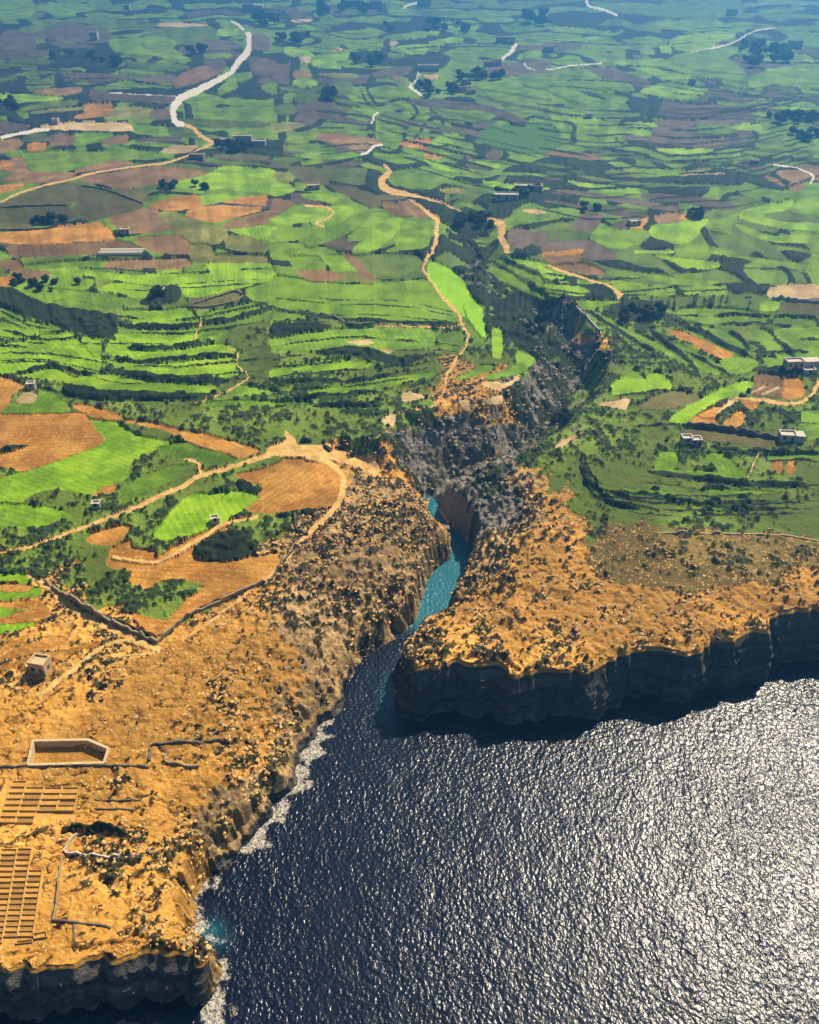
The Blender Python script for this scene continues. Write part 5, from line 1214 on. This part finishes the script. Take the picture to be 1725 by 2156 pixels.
# ---- parked cars
def car(u, v, rz, mat, label):
    x, y, z = on_ground(u, v)
    e = empty('parked_car', (x, y, z + .05), rz, label, 'car', 'cars parked at the road end')
    prof = [(-2.1, .35), (-2.15, .75), (-1.95, .95), (-1.2, 1.0), (1.1, .98), (2.0, .82), (2.12, .55), (2.1, .35)]
    n = len(prof); vv = [(a, -.85, b) for a, b in prof] + [(a, .85, b) for a, b in prof]
    ff = [tuple(range(n)), tuple(range(2 * n - 1, n - 1, -1))] + [(i, i + n, (i + 1) % n + n, (i + 1) % n) for i in range(n)]
    raw('body', vv, ff, M[mat], e)
    cab = [(-1.7, .98), (-1.2, 1.5), (.3, 1.52), (1.05, .98)]
    vv = [(a, -.78 if b < 1 else -.62, b) for a, b in cab] + [(a, .78 if b < 1 else .62, b) for a, b in cab]
    raw('windows', vv, [(0, 1, 2, 3), (7, 6, 5, 4), (0, 4, 5, 1), (2, 6, 7, 3)], M['glass'], e)
    raw('roof', [(-1.2, -.62, 1.505), (.3, -.62, 1.525), (.3, .62, 1.525), (-1.2, .62, 1.505), (-1.15, -.58, 1.56), (.25, -.58, 1.58), (.25, .58, 1.58), (-1.15, .58, 1.56)], BOXF, M[mat], e)
    for wx in (-1.35, 1.35):
        for wy in (-.8, .8):
            vv = []; 
            for s in (-.11, .11): vv += [(wx + .32 * math.cos(t * math.pi / 5), wy + s, .32 + .32 * math.sin(t * math.pi / 5)) for t in range(10)]
            ff = [tuple(range(10)), tuple(range(19, 9, -1))] + [(i, (i + 1) % 10, (i + 1) % 10 + 10, i + 10) for i in range(10)]
            w = raw('wheel', vv, ff, M['rubber'], e)
    for wy in (-.6, .6): Boxes().add(2.09, 2.15, wy - .15, wy + .15, .6, .75).build('headlight', M['car_white'], e)
car(645, 929, .15, 'car_paint', 'dark car at the left of the sandy turning place')
car(688, 944, -.5, 'car_paint', 'dark car at the right of the sandy turning place')

# ---- trees
def crown_mesh(seed, leaf):
    r = random.Random(seed); v = []; f = []
    lobes = [(r.uniform(-.5, .5), r.uniform(-.5, .5), r.uniform(.2, .8), r.uniform(.38, .62)) for _ in range(7)]
    for lx, ly, lz, lr in lobes:
        for _ in range(34):
            while True:
                d = [r.gauss(0, 1) for _ in range(3)]; L = math.sqrt(sum(t * t for t in d))
                if L > .1: break
            d = [t / L for t in d]; rr = lr * r.uniform(.72, 1.08)
            c = (lx + d[0] * rr, ly + d[1] * rr, max(.02, lz + d[2] * rr * .85) + .35)
            s = r.uniform(.10, .2)
            a = [r.gauss(0, 1) for _ in range(3)]
            t1 = [d[1] * a[2] - d[2] * a[1], d[2] * a[0] - d[0] * a[2], d[0] * a[1] - d[1] * a[0]]
            L = math.sqrt(sum(t * t for t in t1)) + 1e-6; t1 = [t / L for t in t1]
            t2 = [d[1] * t1[2] - d[2] * t1[1], d[2] * t1[0] - d[0] * t1[2], d[0] * t1[1] - d[1] * t1[0]]
            n = len(v)
            for p, q in ((-1, -.6), (1, -.7), (.8, .8), (-.7, .9)):
                v.append(tuple(c[i] + s * (p * t1[i] + q * t2[i]) + d[i] * s * r.uniform(-.25, .25) for i in range(3)))
            f.append((n, n + 1, n + 2, n + 3))
    me = bpy.data.meshes.new('crown'); me.from_pydata(v, [], f); me.update(); me.materials.append(M[leaf]); return me
def trunk_mesh():
    v = []; f = []; k = 6
    for j, (z, r, ox) in enumerate([(-.15, .085, 0), (.2, .06, .02), (.55, .045, -.02), (.95, .02, .03)]):
        v += [(ox + r * math.cos(2 * math.pi * i / k), r * math.sin(2 * math.pi * i / k), z) for i in range(k)]
        if j:
            for i in range(k): f.append(((j - 1) * k + i, (j - 1) * k + (i + 1) % k, j * k + (i + 1) % k, j * k + i))
    for a in (.4, 2.4, 4.4):
        n = len(v); c, s = math.cos(a), math.sin(a)
        v += [(0, 0, .42), (.03, .03, .42), (.03, -.03, .5), (c * .5, s * .5, .85)]
        f += [(n, n + 1, n + 3), (n + 1, n + 2, n + 3), (n + 2, n, n + 3)]
    me = bpy.data.meshes.new('trunk'); me.from_pydata(v, [], f); me.update(); me.materials.append(M['bark']); return me
CROWNS = [crown_mesh(3, 'leaf'), crown_mesh(8, 'leaf'), crown_mesh(14, 'leaf'), crown_mesh(23, 'leaf2')]
TRUNK = trunk_mesh()
n_tree = 0
def tree(u, v, r, label, group):
    global n_tree
    x, y, z = on_ground(u, v)
    if z < 4: return
    e = empty('tree', (x, y, z - .2), random.uniform(0, 6.28), label, 'tree', group)
    r *= .75 if y > 600 else .9
    e.scale = (r * random.uniform(.85, 1.2), r * random.uniform(.85, 1.2), r * random.uniform(.8, 1.15))
    for nm, me in (('crown', random.choice(CROWNS)), ('trunk', TRUNK)):
        o = bpy.data.objects.new(nm, me); COL.objects.link(o); o.parent = e
    n_tree += 1
GROVES = [(105, 467, 38, 3, 10, 3.2, 'dark tree in the row above the orange field on the left'), (20, 225, 26, 10, 7, 5, 'dark tree in the clump at the left edge of the far fields'), (250, 135, 16, 6, 6, 6, 'dark tree beside the small pale bend in the far left'),
 (160, 122, 60, 8, 9, 5.5, 'dark tree on the bank below the far grey field'), (495, 313, 50, 7, 13, 4.2, 'dark tree around the long low farm'), (560, 44, 30, 12, 10, 9, 'blue hazed tree right of the far white farmhouse'), (418, 112, 14, 8, 5, 7, 'dark tree left of the broad pale road'),
 (720, 28, 60, 14, 15, 9, 'blue hazed tree of the wood at the top edge'), (600, 85, 50, 10, 11, 7, 'dark tree right of the bend in the pale road'), (765, 132, 40, 9, 11, 6.5, 'dark tree of the clump by the far lime field'), (900, 62, 90, 9, 12, 8, 'blue hazed tree along the far hedge in the middle'),
 (1125, 42, 22, 10, 7, 9, 'blue hazed tree below the white road at the top'), (1010, 168, 45, 9, 10, 6, 'dark tree around the stone houses by the lane'), (930, 192, 60, 10, 12, 5.5, 'dark tree around the far white house'), (682, 203, 15, 9, 5, 6.5, 'dark tree on the pointed bank in the middle fields'),
 (1000, 472, 36, 12, 14, 3.8, 'dark tree in the valley above the gorge'), (1610, 122, 52, 22, 20, 8, 'blue hazed tree of the big wood at the far right'), (1670, 252, 50, 9, 15, 5.5, 'dark tree of the wood at the right edge'), (1700, 288, 30, 8, 8, 5, 'dark tree below the wood at the right edge'),
 (1092, 412, 44, 8, 10, 3.6, 'dark tree around the white roofed sheds'), (1350, 662, 46, 16, 13, 2.8, 'dark tree in the grove right of the gorge'), (1470, 456, 14, 4, 5, 3.5, 'dark tree beside the grey barn'), (345, 626, 16, 5, 5, 2.6, 'dark tree around the small white hut on the terraces'),
 (95, 602, 85, 14, 12, 2.4, 'dark bush tree on the wide shaded bank at the left'), (1240, 442, 18, 5, 5, 3.4, 'dark tree at the corner of the grey terraces'), (400, 395, 60, 4, 9, 2.8, 'dark tree in the hedge below the lime field'), (1190, 880, 22, 14, 7, 2.2, 'dark tree on the floor of the gorge'), (1130, 690, 24, 18, 8, 2.4, 'dark tree on the upper floor of the gorge')]
ORD = 'first second third fourth fifth sixth seventh eighth ninth tenth eleventh twelfth thirteenth fourteenth fifteenth sixteenth seventeenth eighteenth nineteenth twentieth'.split()
for u, v, su, sv, n, r, lab in GROVES:
    for i, du in enumerate(sorted(random.uniform(-su, su) for _ in range(n))):
        w = 'leftmost' if i == 0 else 'rightmost' if i == n - 1 else ORD[i] + ' from left,'
        tree(u + du, v + random.uniform(-sv, sv), r * random.uniform(.7, 1.25), w + ' ' + lab, lab.replace('dark tree', 'trees').replace('blue hazed tree', 'trees').replace('dark bush tree', 'trees'))

# ---- low bushes and boulders, far too many to count
def scatter(name, mask, n, r0, r1, mat, label, squash, k=6, parent=None):
    ii = np.flatnonzero(mask.ravel())
    # even over the land, not over the sheet
    wgt = (np.gradient(rows)[:, None] * np.abs(np.gradient(us))[None, :] * row_dep[:, None]).ravel()[ii]
    ii = rng.choice(ii, n, p=wgt / wgt.sum())
    base = PTS[ii] + np.stack([rng.uniform(-.3, .3, n), rng.uniform(-.3, .3, n), np.zeros(n)], 1)
    R = r0 + (r1 - r0) * rng.random(n) ** 2.5
    t = np.array([[0, 0, 1], [1, 0, .1], [.31, .95, 0], [-.81, .59, .12], [-.81, -.59, 0], [.31, -.95, .1], [.5, .4, .8], [-.5, -.2, .85]], float)
    F = np.array([[0, 6, 7], [1, 2, 6], [2, 3, 6], [6, 3, 7], [3, 4, 7], [4, 5, 7], [7, 5, 0], [0, 5, 1], [0, 1, 6], [3, 3, 3]])[:9]
    a = rng.uniform(0, 6.28, n); ca, sa = np.cos(a)[:, None], np.sin(a)[:, None]
    jit = rng.uniform(.65, 1.3, (n, 8))
    X = t[None, :, 0] * jit; Y = t[None, :, 1] * jit * rng.uniform(.6, 1, n)[:, None]; Zv = t[None, :, 2] * jit * squash - .12
    V = np.stack([base[:, :1] + R[:, None] * (X * ca - Y * sa), base[:, 1:2] + R[:, None] * (X * sa + Y * ca), base[:, 2:] + R[:, None] * Zv], -1).reshape(-1, 3).astype(np.float32)
    FF = (F[None] + (np.arange(n) * 8)[:, None, None]).reshape(-1).astype(np.int32)
    me = bpy.data.meshes.new(name); nf = n * len(F)
    me.vertices.add(len(V)); me.loops.add(nf * 3); me.polygons.add(nf)
    me.vertices.foreach_set('co', V.ravel()); me.loops.foreach_set('vertex_index', FF)
    me.polygons.foreach_set('loop_start', np.arange(0, nf * 3, 3, dtype=np.int32)); me.update(calc_edges=True)
    me.materials.append(M[mat]); o = bpy.data.objects.new(name, me); COL.objects.link(o)
    o['kind'] = 'stuff'; o['label'] = label
    return o
inview = (GY < 520) & (np.abs(GX / row_dep[:, None]) < .55) & (h_s > 1)
scatter('bushes', inview & kmask('garrigue', 'rock_slope') & (VEG > .3), 9000, .15, .6, 'bush', 'low dark bushes dotted over the orange rock', .8)
scatter('bushes', inview & kmask('meadow', 'olive_turf', 'gorge_scrub') & (VEG > .45), 3000, .15, 1.1, 'leaf2', 'low bushes over the rough pasture', .85)
scatter('rocks', inview & kmask('garrigue', 'rock_slope', 'gorge_rock'), 5000, .15, .7, 'pebble', 'loose grey and pale stones on the slopes', .6)
scatter('stones', inview & kmask('garrigue', 'rock_slope') & (n_med + .3 * (n8 - .5) > .50), 9000, .12, .7, 'slab', 'weathered limestone blocks strewn over the orange slopes', .75)
scatter('stones', inview & kmask('rock_flat', 'olive_turf'), 7500, .1, .45, 'slab', 'small limestone blocks on the bare shelf', .6)
scatter('boulders', inview & kmask('gorge_rock'), 700, .4, 1.5, 'boulder', 'big grey boulders in the gorge', .75)
print('trees', n_tree, 'objects', len(bpy.data.objects), 'tris', sum(len(m.loops) - 2 * len(m.polygons) for m in bpy.data.meshes))
